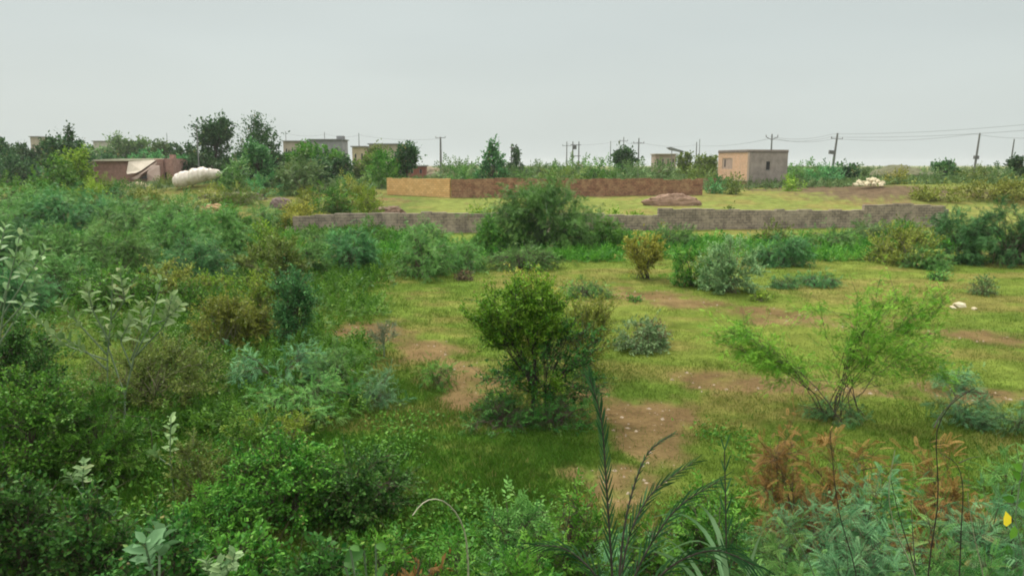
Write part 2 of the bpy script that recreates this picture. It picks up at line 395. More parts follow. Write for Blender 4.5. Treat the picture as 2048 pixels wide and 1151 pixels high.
def grow(name, loc, w, h, form, col, seed, Y, blobs=None, trunk=0.0, lean=(0, 0), bark=None, part='foliage', depth=None, stem_part=None, shape='mound', leafcol2=None, cov=1.0, stemr=1.0, lk=1.0, protr=1.0):
    """a plant rooted at loc: crown of real leaves carried on real branches. blobs: list of (cx, cy, cz, rx, ry, rz, weight) in metres from the root."""
    rng = np.random.RandomState(seed)
    if bark is None and col in ('olive', 'gold', 'yellow', 'lime', 'mesqh', 'minty'): bark = BARKT
    fp = FORMS[form]
    d = depth or w
    size = max(w, h)
    shape_blobs = blobs is None
    if blobs is None:
        if shape == 'mound':
            blobs = [(0, 0, h * .25, w * .5, d * .5, h * .72, 1.0)]
            for i in range(3):
                a = rng.uniform(0, 6.28); rr = rng.uniform(.2, .34)
                blobs.append((math.cos(a) * w * rr, math.sin(a) * d * rr, h * rng.uniform(.2, .5), w * .26, d * .26, h * rng.uniform(.3, .5), .35))
        elif shape == 'ball':
            c = trunk + (1 - trunk) / 2
            blobs = [(0, 0, h * c, w * .42, d * .42, h * (1 - trunk) * .46, 1.0)]
            for i in range(7):
                a = rng.uniform(0, 6.28); rr = rng.uniform(.18, .36)
                blobs.append((math.cos(a) * w * rr, math.sin(a) * d * rr, h * (trunk + (1 - trunk) * rng.uniform(.15, .85)), w * rng.uniform(.13, .24), d * .2, h * (1 - trunk) * rng.uniform(.14, .26), .3))
        elif shape == 'vase':
            blobs = [(0, 0, h * .68, w * .48, d * .48, h * .32, 1.0), (0, 0, h * .45, w * .28, d * .28, h * .3, .5)]
        elif shape == 'cone':
            blobs = [(0, 0, h * .28, w * .5, d * .5, h * .28, 1.0), (0, 0, h * .55, w * .33, d * .33, h * .25, .6), (w * .04, 0, h * .82, w * .16, d * .16, h * .2, .25)]
        elif shape == 'flat':
            blobs = [(0, 0, h * .3, w * .5, d * .5, h * .6, 1.0)]
    if shape_blobs: k_ = .90 if Y < 60 else .98; blobs = [(a_ * k_, b_ * k_, c_ * .95, d_ * k_, e_ * k_, f_ * (.9 if Y < 60 else .97), g_) for a_, b_, c_, d_, e_, f_, g_ in blobs]
    wts = np.array([bb[6] for bb in blobs]); wts = wts / wts.sum()
    nt_ = int(fp['tips'] * (1 + .25 * (len(blobs) > 3)))
    which = rng.choice(len(blobs), nt_, p=wts)
    B = np.array([bb[:6] for bb in blobs])[which]
    dirs = nrm(rng.normal(size=(nt_, 3))); rad = rng.uniform(.45, 1.0, nt_) ** .6
    tips = B[:, :3] + dirs * B[:, 3:6] * rad[:, None]
    tips[:, 2] = np.where(tips[:, 2] < .06 * h, np.abs(tips[:, 2]) * .6 + .05 * h, tips[:, 2])
    fork = np.array([lean[0] * .6, lean[1] * .6, trunk * h])
    spread = (w * .06) if trunk < .05 else .0
    p0 = fork + rng.normal(size=(nt_, 3)) * [spread, spread, 0]
    hd = tips - fork
    p1 = fork + hd * [.35, .35, .7] + np.array([0, 0, 1]) * (fp['arch'] * (np.linalg.norm(hd[:, :2], axis=1) + .2 * h))[:, None] + rng.normal(size=(nt_, 3)) * size * .04
    K = 7
    paths = bez(p0, p1, tips, K)
    npr = max(3, int(nt_ * fp.get('prim', .3)))             # a few main limbs; the rest branch off them
    prim = paths[:npr]
    tr_ = rng.uniform(.3, .8, nt_)
    for i_ in range(npr, nt_):
        dd = np.linalg.norm(prim[:, -1] - tips[i_], axis=1); j_ = int(np.argmin(dd * rng.uniform(.8, 1.3, npr)))
        q_ = tr_[i_] * (K - 1); a_ = int(q_); st_ = prim[j_, a_] * (1 - q_ + a_) + prim[j_, min(K - 1, a_ + 1)] * (q_ - a_)
        hv = tips[i_] - st_
        mid = st_ + hv * .5 + np.array([0, 0, 1]) * fp['arch'] * .5 * np.linalg.norm(hv) + rng.normal(size=3) * size * .03
        paths[i_] = bez(st_[None], mid[None], tips[i_][None], K)[0]
    paths[:, 1:-1] += rng.normal(size=(nt_, K - 2, 3)) * size * .008
    # sub-branches
    S = fp['subs']; ns_ = nt_ * S
    ti = rng.uniform(fp['t0'], 1.0, (nt_, S)) ** .8
    seg = np.clip((ti * (K - 1)).astype(int), 0, K - 2); fr = ti * (K - 1) - seg
    ii = np.arange(nt_)[:, None]
    sp = paths[ii, seg] * (1 - fr[..., None]) + paths[ii, seg + 1] * fr[..., None]
    sdir = nrm(paths[ii, seg + 1] - paths[ii, seg])
    outw = nrm(sp - np.array([0, 0, h * .3]))
    sd_ = nrm(sdir * .7 + outw * .5 + rng.normal(size=sp.shape) * .65 + np.array([0, 0, fp['droop'] * .4 + .15]))
    sl = size * fp['sl'] * rng.lognormal(-.1, .45, (nt_, S)) * protr
    sp = sp.reshape(-1, 3); sd_ = sd_.reshape(-1, 3); sl = np.minimum(sl.reshape(-1), size * .45)
    se = sp + sd_ * sl[:, None] + np.array([0, 0, 1]) * (fp['droop'] * sl * .35)[:, None]
    se[:, 2] = np.maximum(se[:, 2], .03)
    smid = (sp + se) / 2 + np.array([0, 0, 1]) * (np.abs(fp['droop']) * sl * .15)[:, None]
    sub = bez(sp, smid, se, 4)
    # leaves along the sub-branches
    L = max(fp['L'], fp['Lk'] * Y) * lk
    area = TPL[fp['tpl']][2] * L * L
    ext = np.prod([max(w, 1e-3), h])
    if len(blobs) and blobs: ext = min(ext, sum(bb[3] * bb[5] * 3.14 for bb in blobs) * 1.0)
    N = int(min(26000, max(60, fp['cov'] * cov * ext / area)))
    k = rng.randint(0, ns_, N); tl = rng.uniform(.05, 1.05, N)
    a = sub[k, 0]; bq = sub[k, 1]; c = sub[k, 3]
    pos = (1 - tl[:, None]) * a + tl[:, None] * c + np.array([0, 0, 1]) * (np.abs(fp['droop']) * sl[k] * .15 * np.sin(tl * 3.1))[:, None]
    pos = pos + rng.normal(size=pos.shape) * size * .012
    pos[:, 2] = np.maximum(pos[:, 2], .02)
    axis = nrm(c - a) * .7 + rng.normal(size=pos.shape) * .6 + np.array([0, 0, fp['droop'] * .5])
    up = rng.normal(size=pos.shape) * .55 + np.array([0, 0, 1.0])
    st = rng.normal(.45, .22, ns_)
    tint = np.clip(st[k] + rng.normal(0, .12, N), 0, .9); tint = np.where(rng.rand(N) < .012, .98, tint)
    sz = L * rng.uniform(.65, 1.25, N)
    root = empty(name, loc, 0)
    me = scatter(part, fp['tpl'], pos, axis, up, sz, tint)
    link(part, me, LMat(col), root)
    # wood
    r0 = max(size * fp['tr'] * .55 * stemr, .004)
    rt = np.linspace(1, .3, K)[None, :] * np.full((nt_, 1), r0); rt[npr:] *= .5
    nd = nt_ if Y < 60 else nt_ // 2
    allp = [paths[:nd]]; me_parts = []
    stm = tubes('branches', paths[:nd], rt[:nd], 4 if Y < 40 else 3)
    if Y < 75:
        # join twigs into the same wood mesh
        nsd = ns_ if Y < 45 else ns_ // 3
        tw = tubes('twigs', sub[:nsd], np.linspace(r0 * .4, r0 * .12, 4)[None, :].repeat(nsd, 0), 3)
        bm = bmesh.new(); bm.from_mesh(stm); bm.from_mesh(tw); bm.to_mesh(stm); bm.free(); bpy.data.meshes.remove(tw)
    if trunk > .03:
        rb = size * fp['tr'] * 1.5 * stemr
        tp = bez(np.array([[0, 0, -.15]]), np.array([[lean[0] * .15, lean[1] * .1, trunk * h * .5]]), fork[None], 6)
        tm = tubes('trunk', tp, np.linspace(rb * 1.25, rb * .75, 6)[None], 8)
        link('trunk', tm, bark or BARK, root)
    link(stem_part or ('limbs' if trunk > .03 else 'stems'), stm, bark or BARK, root)
    return root

# ------------------------------------------------------------------ walls
def prism(name, prof, y0, y1, mat, parent=None, loc=None, rz=0):
    """prof: list of (x, z) outline points, extruded from y0 to y1 (local)"""
    bm = bmesh.new()
    a = [bm.verts.new((x, y0, z)) for x, z in prof]; c = [bm.verts.new((x, y1, z)) for x, z in prof]
    bm.faces.new(a); bm.faces.new(c[::-1])
    n = len(prof)
    for i in range(n): bm.faces.new((a[i], c[i], c[(i + 1) % n], a[(i + 1) % n]))
    bmesh.ops.recalc_face_normals(bm, faces=bm.faces)
    bmesh.ops.triangulate(bm, faces=[f for f in bm.faces if len(f.verts) > 4])
    me = bpy.data.meshes.new(name); bm.to_mesh(me); bm.free()
    return link(name, me, mat, parent, loc, rz)
def box(bm, x0, x1, y0, y1, z0, z1):
    vs_ = [bm.verts.new(p) for p in [(x0, y0, z0), (x1, y0, z0), (x1, y1, z0), (x0, y1, z0), (x0, y0, z1), (x1, y0, z1), (x1, y1, z1), (x0, y1, z1)]]
    for f in [(0, 3, 2, 1), (4, 5, 6, 7), (0, 1, 5, 4), (1, 2, 6, 5), (2, 3, 7, 6), (3, 0, 4, 7)]: bm.faces.new([vs_[i] for i in f])
def boxes(name, L_, mat, parent=None, loc=None, rz=0, bev=0):
    bm = bmesh.new()
    for q in L_: box(bm, *q)
    if bev: bmesh.ops.bevel(bm, geom=bm.edges[:], offset=bev, segments=1, affect='EDGES')
    me = bpy.data.meshes.new(name); bm.to_mesh(me); bm.free()
    return link(name, me, mat, parent, loc, rz)
def wall_run(name, A, B, tops, mat, label, seed, course=.2, thick=.3, rag=.5, sink=.6, cat='wall', group=None, part=None):
    """wall along the ground from A to B; tops: list of (px, py) of the top edge in the photo, met where the wall's line passes that bearing"""
    A = Vector(A); B = Vector(B); dv = B - A; Ln = math.hypot(dv.x, dv.y); rz = math.atan2(dv.y, dv.x)
    pts = []
    for px, py in tops:
        u = ray(px, py).x / ray(px, py).y
        s = (u * A.y - A.x) / (dv.x - u * dv.y)
        Y = A.y + s * dv.y
        pts.append((s * Ln, W(px, py, Y).z))
    rng = np.random.RandomState(seed); base = float(gz(A.x, A.y))
    xs = [p[0] for p in pts]; zs = [p[1] - base for p in pts]
    x = pts[0][0]; prof = []; end = pts[-1][0]
    while x < end:
        stp = rng.uniform(.3, 1.6); x2 = min(end, x + stp)
        z = np.interp((x + x2) / 2, xs, zs) + rng.uniform(-.5, .5) * course * rag
        prof += [(x, z), (x2 - .004, z + rng.uniform(-.02, .02))]; x = x2
    prof = [(pts[0][0], -sink)] + prof + [(end, -sink)]
    o = prism(name, prof, -thick / 2, thick / 2, mat, None, (A.x, A.y, base), rz)
    tag(o, label, cat, group)
    return o

BR_YEL = brick_mat('ochre_block', (.70, .40, .15), (.86, .55, .25), (.48, .28, .13), .45, .22, .018, (.50, .3, .13), .45)
BR_BRN = brick_mat('brown_block', (.19, .085, .048), (.33, .155, .09), (.13, .075, .05), .4, .2, .025, (.48, .31, .17), .6)
BR_GRY = brick_mat('grey_block', (.19, .15, .12), (.30, .24, .195), (.11, .095, .08), .45, .2, .022, (.48, .39, .30), .75)
BR_PNK = brick_mat('pinkish_brick', (.33, .15, .12), (.46, .25, .20), (.45, .32, .27), .3, .12, .02, (.14, .07, .05), .5)
BR_ORG = brick_mat('salmon_brick', (.66, .37, .22), (.78, .48, .31), (.72, .52, .37), .3, .14, .015, (.5, .38, .3), .35)
PLAST = rock_mat('grey_plaster', (.21, .175, .155), (.38, .32, .285), .9, .3)
TARP = rock_mat('white_tarpaulin', (.60, .50, .43), (.86, .78, .70), 2.2, .9, .6)

wall_run('block_wall', P(570, 470), P(1905, 452), [(572, 462), (578, 452), (586, 448), (590, 440), (598, 437), (602, 432), (690, 428), (700, 424), (900, 425), (1180, 427), (1314, 431), (1316, 417), (1500, 419), (1700, 421), (1738, 418), (1742, 411), (1765, 408), (1870, 410), (1895, 418)],
         BR_GRY, 'long low grey block wall with a stepped broken left end, nearer of the two yard walls', 11, thick=.35, rag=.8)
pp = P(910, 462)
boxes('brick_pier', [(-.42, .42, -.45, -.19, -.4, 1.28)], BR_PNK, None, (pp.x, pp.y - .25, pp.z), 0, .02)
tag(bpy.data.objects['brick_pier'], 'pinkish brick pier standing against the long grey block wall, left of the big arching shrub', 'pier')
YA, YB = P(775, 389), P(900, 395)
wall_run('ochre_wall', YA, YB, [(775, 357), (778, 356), (812, 358), (815, 355), (830, 357), (900, 357)], BR_YEL, 'bright ochre block wall panel catching the light beside the brown soil heap', 5, rag=.25)
BRB = P(1405, 390)
wall_run('brown_wall', YB + Vector((.2, .0, 0)), BRB, [(902, 358), (1000, 357), (1150, 358), (1300, 358), (1405, 359)], BR_BRN, 'long reddish brown block wall across the far side of the grassy yard', 6, rag=1.0)
wall_run('thin_wall', P(1392, 378), P(1434, 377), [(1392, 357), (1434, 357)], BR_BRN, 'short brown wall stub between the long brown wall and the square building', 8, rag=.2)

# ------------------------------------------------------------------ the square roofed building
def square_building():
    c = P(1493, 375); Yc = c.y; s = mpp(340, Yc)
    h = W(1493, 299, Yc).z - c.z
    rz = math.radians(-16.8 + 0)
    phi = math.radians(36)
    Lg = 78 * s / math.cos(phi); Lo = 60 * s / math.sin(phi)
    root = empty('square_building', (c.x, c.y, c.z), -math.radians(16.8) + phi)   # local +x runs along the grey face, +y along the orange face
    tag(root, 'two tone square block building, salmon brick on one face and grey plaster on the other', 'building')
    t_ = .25; hw = h - .34
    wz = (hw * .50, hw * .74); wx = (Lg * .46, Lg * .56)
    # grey face with a real window opening
    boxes('grey_wall', [(0.26, wx[0], 0, t_, -.4, hw), (wx[1], Lg, 0, t_, -.4, hw), (wx[0], wx[1], 0, t_, -.4, wz[0]), (wx[0], wx[1], 0, t_, wz[1], hw), (Lg - t_, Lg, t_ + .002, Lo, -.4, hw), (.26, Lg - t_, Lo - t_, Lo, -.4, hw)], PLAST, root)
    ow = (Lo * .50, Lo * .86)
    boxes('salmon_wall', [(0, .258, 0, ow[0], .95, hw), (0, .258, ow[1], Lo, .95, hw), (0, .258, ow[0], ow[1], .95, hw * .52), (0, .258, ow[0], ow[1], hw * .84, hw)], BR_ORG, root)
    boxes('plinth', [(.01, .258, .01, Lo, -.4, .83)], BR_BRN, root)
    boxes('ledge', [(-.07, .257, -.04, Lo + .02, .832, .948)], rock_mat('ledge_cement', (.45, .33, .25), (.58, .45, .35), 2), root)
    fw = boxes('window', [(.05, .12, ow[0], ow[1], hw * .52, hw * .84)], rock_mat('cement_infill', (.40, .29, .23), (.52, .38, .31), 2), root)
    boxes('shutter', [(.03, .049, ow[1] - .75, ow[1] - .5, hw * .58, hw * .80)], DARKM, fw)
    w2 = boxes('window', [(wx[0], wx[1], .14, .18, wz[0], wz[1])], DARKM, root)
    boxes('sill', [(wx[0] - .06, wx[1] + .06, -.05, -.002, wz[0] - .08, wz[0])], CONC, w2)
    boxes('roof', [(-.07, Lg + .04, -.07, Lo + .05, hw + .002, hw + .12)], rock_mat('roof_slab', (.12, .10, .09), (.2, .17, .15), 2), root)
    boxes('parapet', [(-.05, Lg + .02, -.05, .15, hw + .122, h), (-.05, .15, .152, Lo, hw + .122, h)], rock_mat('parapet_cement', (.22, .18, .16), (.34, .27, .23), 2), root)
    boxes('corner_column', [(-.03, .24, -.03, -.002, -.3, hw)], rock_mat('column_cement', (.45, .33, .26), (.55, .43, .35), 2), root)
square_building()

# ------------------------------------------------------------------ far houses
def house(name, x0, x1, yt, Y, mat, label, depth=6, roofmat=None, wins=3, zb=-.5, extra=None, cat='house', rz=0.0):
    a = W(x0, yt, Y); b_ = W(x1, yt, Y); gx = (a.x + b_.x) / 2; g0 = float(gz(gx, Y)); hh = a.z - g0; wd = (b_.x - a.x) / math.cos(rz)
    root = empty(name, (gx, Y, g0), rz); tag(root, label, cat)
    n = max(1, wins); ww = wd / n * .3; z0, z1 = hh * .52, hh * .8
    L_ = [(-wd / 2, wd / 2, 0, .25, zb, z0), (-wd / 2, wd / 2, 0, .25, z1, hh), (-wd / 2, -wd / 2 + .25, .252, depth, zb, hh), (wd / 2 - .25, wd / 2, .252, depth, zb, hh), (-wd / 2, wd / 2, depth + .002, depth + .25, zb, hh)]
    edge = -wd / 2; wl = []
    for i in range(n):
        cx = -wd / 2 + wd * (i + .5) / n
        L_.append((edge, cx - ww / 2, 0, .25, z0, z1)); edge = cx + ww / 2; wl.append((cx - ww / 2, cx + ww / 2))
    L_.append((edge, wd / 2, 0, .25, z0, z1))
    boxes('wall', L_, mat, root)
    boxes('roof', [(-wd / 2 - .3, wd / 2 + .3, -.4, depth + .5, hh + .002, hh + .22)], roofmat or CONC, root)
    for x, x_ in wl:
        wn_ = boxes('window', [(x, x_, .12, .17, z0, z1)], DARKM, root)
        boxes('frame', [(x, x + .07, .05, .118, z0, z1), (x_ - .07, x_, .05, .118, z0, z1)], CONC, wn_)
    if extra: extra(root, wd, hh, depth)
    return root
BEI = rock_mat('beige_render', (.32, .26, .20), (.46, .39, .31), .5)
GRYW = rock_mat('grey_render', (.20, .20, .21), (.30, .30, .31), .5)
CRM = rock_mat('cream_render', (.38, .30, .19), (.52, .43, .29), .5)
TIN = rock_mat('grey_sheet_roof', (.13, .14, .14), (.22, .23, .23), .7)
def stair(root, wd, hh, depth):
    boxes('stair_tower', [(wd / 2 - 1.6, wd / 2 - .05, 1.5, 3.6, hh + .224, hh + 1.0)], GRYW, root)
house('flat_roofed_house', 566, 602, 283, 190, BEI, 'beige flat roofed house glimpsed above the trees, leftmost of the far houses', extra=None, wins=3)
house('flat_roofed_house', 618, 684, 280, 182, GRYW, 'grey flat roofed house with a dark roof edge beyond the trees', extra=stair, wins=3, roofmat=TIN)
house('sheet_roofed_house', 738, 802, 289, 175, rock_mat('tan_render', (.34, .29, .22), (.45, .38, .3), .6), 'low tan house with a long grey sheet roof partly behind a dark round tree', roofmat=TIN, wins=3)
house('cream_house', 704, 730, 294, 172, CRM, 'small cream walled house between the grey house and the sheet roofed house', wins=2, depth=4)
house('brick_house', 1311, 1352, 309, 210, rock_mat('dusty_pink_render', (.30, .22, .17), (.42, .33, .27), .5), 'low pinkish house on the skyline under a slanting canopy', wins=4, roofmat=BEI)
house('red_hut', 815, 850, 333, 150, rock_mat('red_paint', (.22, .07, .05), (.30, .11, .08), 1), 'tiny red hut at the foot of the far brown mound', wins=2, depth=3, cat='hut')
house('white_house', 60, 78, 274, 230, BEI, 'pale house corner showing above the trees at far left', wins=2)
house('far_cottage', 186, 262, 283, 240, rock_mat('hazy_render', (.42, .38, .33), (.52, .48, .42), .5), 'hazy pale row house behind the trees above the brick shed', wins=5)
# slanting canopy above the pinkish house
q = W(1350, 300, 206)
can = empty('slanting_canopy', (q.x, q.y, float(gz(q.x, q.y)))); tag(can, 'grey slanting sheet canopy standing over the pinkish skyline house', 'canopy')
zc = q.z - can.location.z
prism('canopy_sheet', [(-2.1, zc + .6), (-1.4, zc + .75), (2.2, zc - .35), (2.0, zc - .6), (-1.2, zc + .05)], -1.5, 1.5, TIN, can)
boxes('post', [(-.9, -.75, -.1, .1, -.3, zc + .1)], CONC, can); boxes('post', [(1.3, 1.45, -.1, .1, -.3, zc - .3)], CONC, can)
# grey-white boundary wall on the far right slope
wall_run('white_wall', P(1368, 350), P(1440, 349), [(1368, 333), (1400, 328), (1434, 324)], rock_mat('chalky_render', (.42, .41, .36), (.58, .57, .5), 1), 'pale chalky wall rising towards the left edge of the square building', 14, rag=.3)

# ------------------------------------------------------------------ brick shed with tarpaulin, left
def brick_shed():
    Y = 112; base = 366
    def z(px, py, yy=Y): return W(px, py, yy).z
    g0 = float(gz(W(260, 350, Y).x, Y)); x0 = W(182, 350, Y).x; x1 = W(312, 350, Y).x; x2 = W(349, 350, Y).x
    root = empty('brick_shed', (x0, Y, g0)); tag(root, 'long pinkish brick shed with a cream roof edge and sheets leaning on it', 'shed')
    w1 = x1 - x0; w2 = x2 - x0; h1 = z(250, 322) - g0; h2 = z(330, 317) - g0
    boxes('wall', [(0, w1, 0, .3, -.5, h1), (0, .3, .302, 5, -.5, h1), (w1 - .3, w1, .302, 5, -.5, h1)], BR_PNK, root)
    boxes('end_room', [(w1 + .003, w1 + 1.25, -.4, 4.8, -.5, h2 - .1), (w1 + 1.7, w2, -.4, 4.8, -.5, h2), (w1 + 1.25, w1 + 1.7, .1, 4.8, -.5, h2), (w2 - .75, w2 - .1, .5, 1.2, h2 + .002, h2 + .55)], BR_PNK, root)
    prism('roof', [(-.3, h1 - .02), (-.3, h1 + .16), (w1 * .5, h1 + .33), (w1 + .05, h1 + .36), (w1 + .05, h1 + .05)], -.5, 5.3, rock_mat('cream_roof_edge', (.55, .5, .38), (.7, .66, .52), 1), root)
    boxes('door', [(w1 + 1.3, w1 + 1.66, .02, .09, -.3, 1.9)], DARKM, root)
    # pale posts at the left end
    for i, px in enumerate((178, 185)):
        xx = W(px, 350, Y - .8).x
        p_ = boxes('white_post', [(-.16, .16, -.16, .16, -.4, z(px, 326) - g0)], BEI, None, (xx, Y - .8 + i * .1, g0), 0, .02)
        tag(p_, ['pale post at the shed\'s left end, the one nearer the tree', 'pale post at the shed\'s left end, the one against the brick wall'][i], 'post', 'pale posts beside the shed')
    return g0
sg = brick_shed()
def sheet(name, pts, Y0s, th, mat, label, cat, seed=0):
    """a slab following photo outline points with true depth for each corner"""
    vs1 = [W(px, py, y) for (px, py), y in zip(pts, Y0s)]
    bm = bmesh.new(); a = [bm.verts.new(v) for v in vs1]
    f = bm.faces.new(a)
    r = bmesh.ops.extrude_face_region(bm, geom=[f])
    for v in [g_ for g_ in r['geom'] if isinstance(g_, bmesh.types.BMVert)]: v.co += Vector((0, th, .02))
    bmesh.ops.recalc_face_normals(bm, faces=bm.faces)
    c = sum((v.co for v in bm.verts), Vector()) / len(bm.verts); c.z = min(v.co.z for v in bm.verts)
    for v in bm.verts: v.co -= c
    bmesh.ops.triangulate(bm, faces=[f for f in bm.faces if len(f.verts) > 4])
    me = bpy.data.meshes.new(name); bm.to_mesh(me); bm.free()
    o = link(name, me, mat, None, c); tag(o, label, cat); return o
sheet('leaning_sheet', [(253, 344), (257, 323), (312, 320), (282, 341), (271, 346), (254, 348)], [110.4, 111.5, 111.3, 109.8, 109.6, 110.0], .25, rock_mat('cream_sheet', (.52, .45, .36), (.64, .56, .46), 1), 'large cream sheet slung over the front of the brick shed', 'sheet')
sheet('wooden_board', [(262, 357), (275, 350), (313, 323), (313, 328), (286, 346), (275, 358)], [109.6, 109.7, 110.9, 110.7, 109.3, 109.4], .2, rock_mat('greyish_board', (.3, .22, .18), (.4, .3, .25), 1), 'greyish board sloping down below the cream sheet at the shed', 'board')
sheet('opening_shade_sheet', [(278, 358), (293, 348), (294, 358)], [109.0, 109.2, 109.1], .1, DARKM, 'small black triangle standing for the shade in the opening below the cream sheet', 'panel')  # black slab stands in for the shade inside the triangular opening
sheet('plaster_panel', [(294, 364), (294, 346), (300, 331), (319, 331), (320, 364)], [109.5, 109.6, 110.4, 110.4, 109.5], .2, rock_mat('mauve_plaster', (.36, .26, .22), (.45, .34, .29), 1), 'dull mauve panel leaning upright on the shed beside its door', 'panel')
hb = W(368, 345, 113)
boxes('dark_leanto', [(-1.3, 1.3, 0, 2.5, -.3, 1.35), (-1.5, 1.5, -.3, 2.7, 1.352, 1.5)], DARKM, None, (hb.x, 114, float(gz(hb.x, 114))), 0)
tag(bpy.data.objects['dark_leanto'], 'low black lean-to just right of the brick shed', 'lean-to')
# lumpy blobs: tarpaulin bundle, mounds, heaps
def lump(name, loc, rx, ry, rz_, mat, label, cat, seed=1, rough=.24, subd=5, rot=0, kind=None, segs=None, freq=1.4, group=None):
    bm = bmesh.new(); bmesh.ops.create_icosphere(bm, subdivisions=subd, radius=1)
    rng = np.random.RandomState(seed); off = rng.uniform(0, 50, 3)
    from mathutils import noise
    for v in bm.verts:
        p_ = v.co.copy(); n_ = noise.fractal(p_ * freq + Vector(off), 1, 2, 4) + .45 * noise.fractal(p_ * freq * 5 + Vector(off), .8, 2, 4)
        v.co = p_ * (1 + rough * n_)
        v.co.x *= rx; v.co.y *= ry; v.co.z = max(-.35, v.co.z) * rz_
    me = bpy.data.meshes.new(name); bm.to_mesh(me); bm.free()
    for p_ in me.polygons: p_.use_smooth = subd > 3
    o = link(name, me, mat, None, loc, rot); tag(o, label, cat, group, kind); return o
def gl(px, Y, dz=0):
    x = W(px, 350, Y).x; return (x, Y, float(gz(x, Y)) + dz)
def bundle():
    root = empty('white_bundle', gl(392, 92)); tag(root, 'long lumpy bundle wrapped in white tarpaulin lying in the grass right of the shed', 'bundle')
    L_ = [(347, 361, 1.15, .78), (365, 358, 1.3, .9), (388, 352, 1.35, .92), (408, 348, .9, .85), (425, 347, .8, .62), (444, 346, .9, .35)]
    g_ = root.location
    bm = bmesh.new(); from mathutils import noise
    pts = [W(px, py, 92 + i * .4) for i, (px, py, a_, b_) in enumerate(L_)]
    K = 90; ring = 30; rows = []
    for i in range(K):
        s = i / (K - 1) * (len(pts) - 1); j = min(int(s), len(pts) - 2); f_ = s - j
        c = pts[j].lerp(pts[j + 1], f_) - g_
        r_ = (L_[j][3] * (1 - f_) + L_[j + 1][3] * f_) * (1 + .16 * noise.noise(Vector((i * .16, 3, 1)))) * min(1, .55 + i * .1, .3 + (K - 1 - i) * .09)
        row = []
        for k in range(ring):
            a_ = k * 6.283 / ring
            q_ = c + Vector((0, math.cos(a_) * r_, math.sin(a_) * r_))
            q_ += (q_ - c) * (.20 * noise.noise(q_ * .9) - .13 * abs(noise.noise(q_ * 2.2)) + .05 * noise.noise(q_ * 6))
            row.append(bm.verts.new(q_))
        rows.append(row)
    for i in range(K - 1):
        for k in range(ring): bm.faces.new((rows[i][k], rows[i][(k + 1) % ring], rows[i + 1][(k + 1) % ring], rows[i + 1][k]))
    bm.faces.new(rows[0]); bm.faces.new(rows[-1][::-1]); bmesh.ops.recalc_face_normals(bm, faces=bm.faces)
    me = bpy.data.meshes.new('tarpaulin'); bm.to_mesh(me); bm.free()
    for p_ in me.polygons: p_.use_smooth = True
    link('tarpaulin', me, TARP, root)
    for i in (14, 32, 48, 66):
        s = i / (K - 1) * (len(pts) - 1); j = min(int(s), len(pts) - 2); f_ = s - j
        c = pts[j].lerp(pts[j + 1], f_) - g_; r_ = (L_[j][3] * (1 - f_) + L_[j + 1][3] * f_) * 1.06
        aa = np.linspace(0, 6.283, 16)
        link('rope', tubes('rope', np.stack([np.full(16, c.x), c.y + np.cos(aa) * r_, c.z + np.sin(aa) * r_], 1)[None], np.full((1, 16), .015), 4), BARKP, root)
bundle()
SAND = rock_mat('pale_sand', (.42, .33, .2), (.6, .5, .34), 2, .5)
lump('sand_heap', gl(278, 104, .1), 1.6, 1.2, .62, SAND, 'pale sand heap on the ground in front of the brick shed', 'sand heap', 3)
lump('soil_heap', gl(425, 74, .1), 1.1, .7, .5, DIRTO, 'orange soil heap behind the left thicket of shrubs', 'soil heap', 4)
lump('soil_heap', gl(470, 84, .0), 3.6, 1.0, .75, rock_mat('grey_brown_soil', (.1, .085, .06), (.19, .16, .11), 1.2, .7), 'long grey brown earth bank behind the orange soil heap', 'soil heap', 5)
lump('soil_heap', gl(558, 76, .1), 1.15, .8, .85, rock_mat('purple_brown_soil', (.13, .09, .08), (.22, .16, .14), 1.5, .8), 'dark purplish earth heap left of the yellow green bush at the broken wall end', 'soil heap', 6)
lump('soil_heap', gl(775, 72, .0), 1.7, 1.2, .62, DIRT, 'reddish brown soil heap at the left foot of the ochre wall', 'soil heap', 7)
lump('soil_heap', gl(1345, 78.5, .0), 2.9, .8, 1.05, rock_mat('reddish_soil', (.2, .12, .08), (.34, .22, .15), 1.5, .8), 'rounded reddish earth heap against the right end of the long brown wall', 'soil heap', 8)
lump('soil_heap', gl(870, 175, -.2), 6.2, 6, 2.6, rock_mat('far_mound_soil', (.17, .13, .08), (.27, .22, .14), .6, .6), 'broad far brown earth mound left of the conical tree', 'mound', 9)
lump('soil_heap', gl(1795, 135, -.4), 5.2, 5, 3.3, rock_mat('grassy_mound', (.07, .085, .03), (.15, .14, .07), .7, .6), 'rounded olive brown earth mound on the right skyline', 'mound', 10, rough=.12)
lump('soil_heap', gl(1850, 134, -.4), 5.4, 4, 2.1, rock_mat('grassy_mound_low', (.06, .08, .03), (.13, .13, .06), .7, .6), 'lower tail of earth running right from the skyline mound', 'mound', 12, rough=.12)
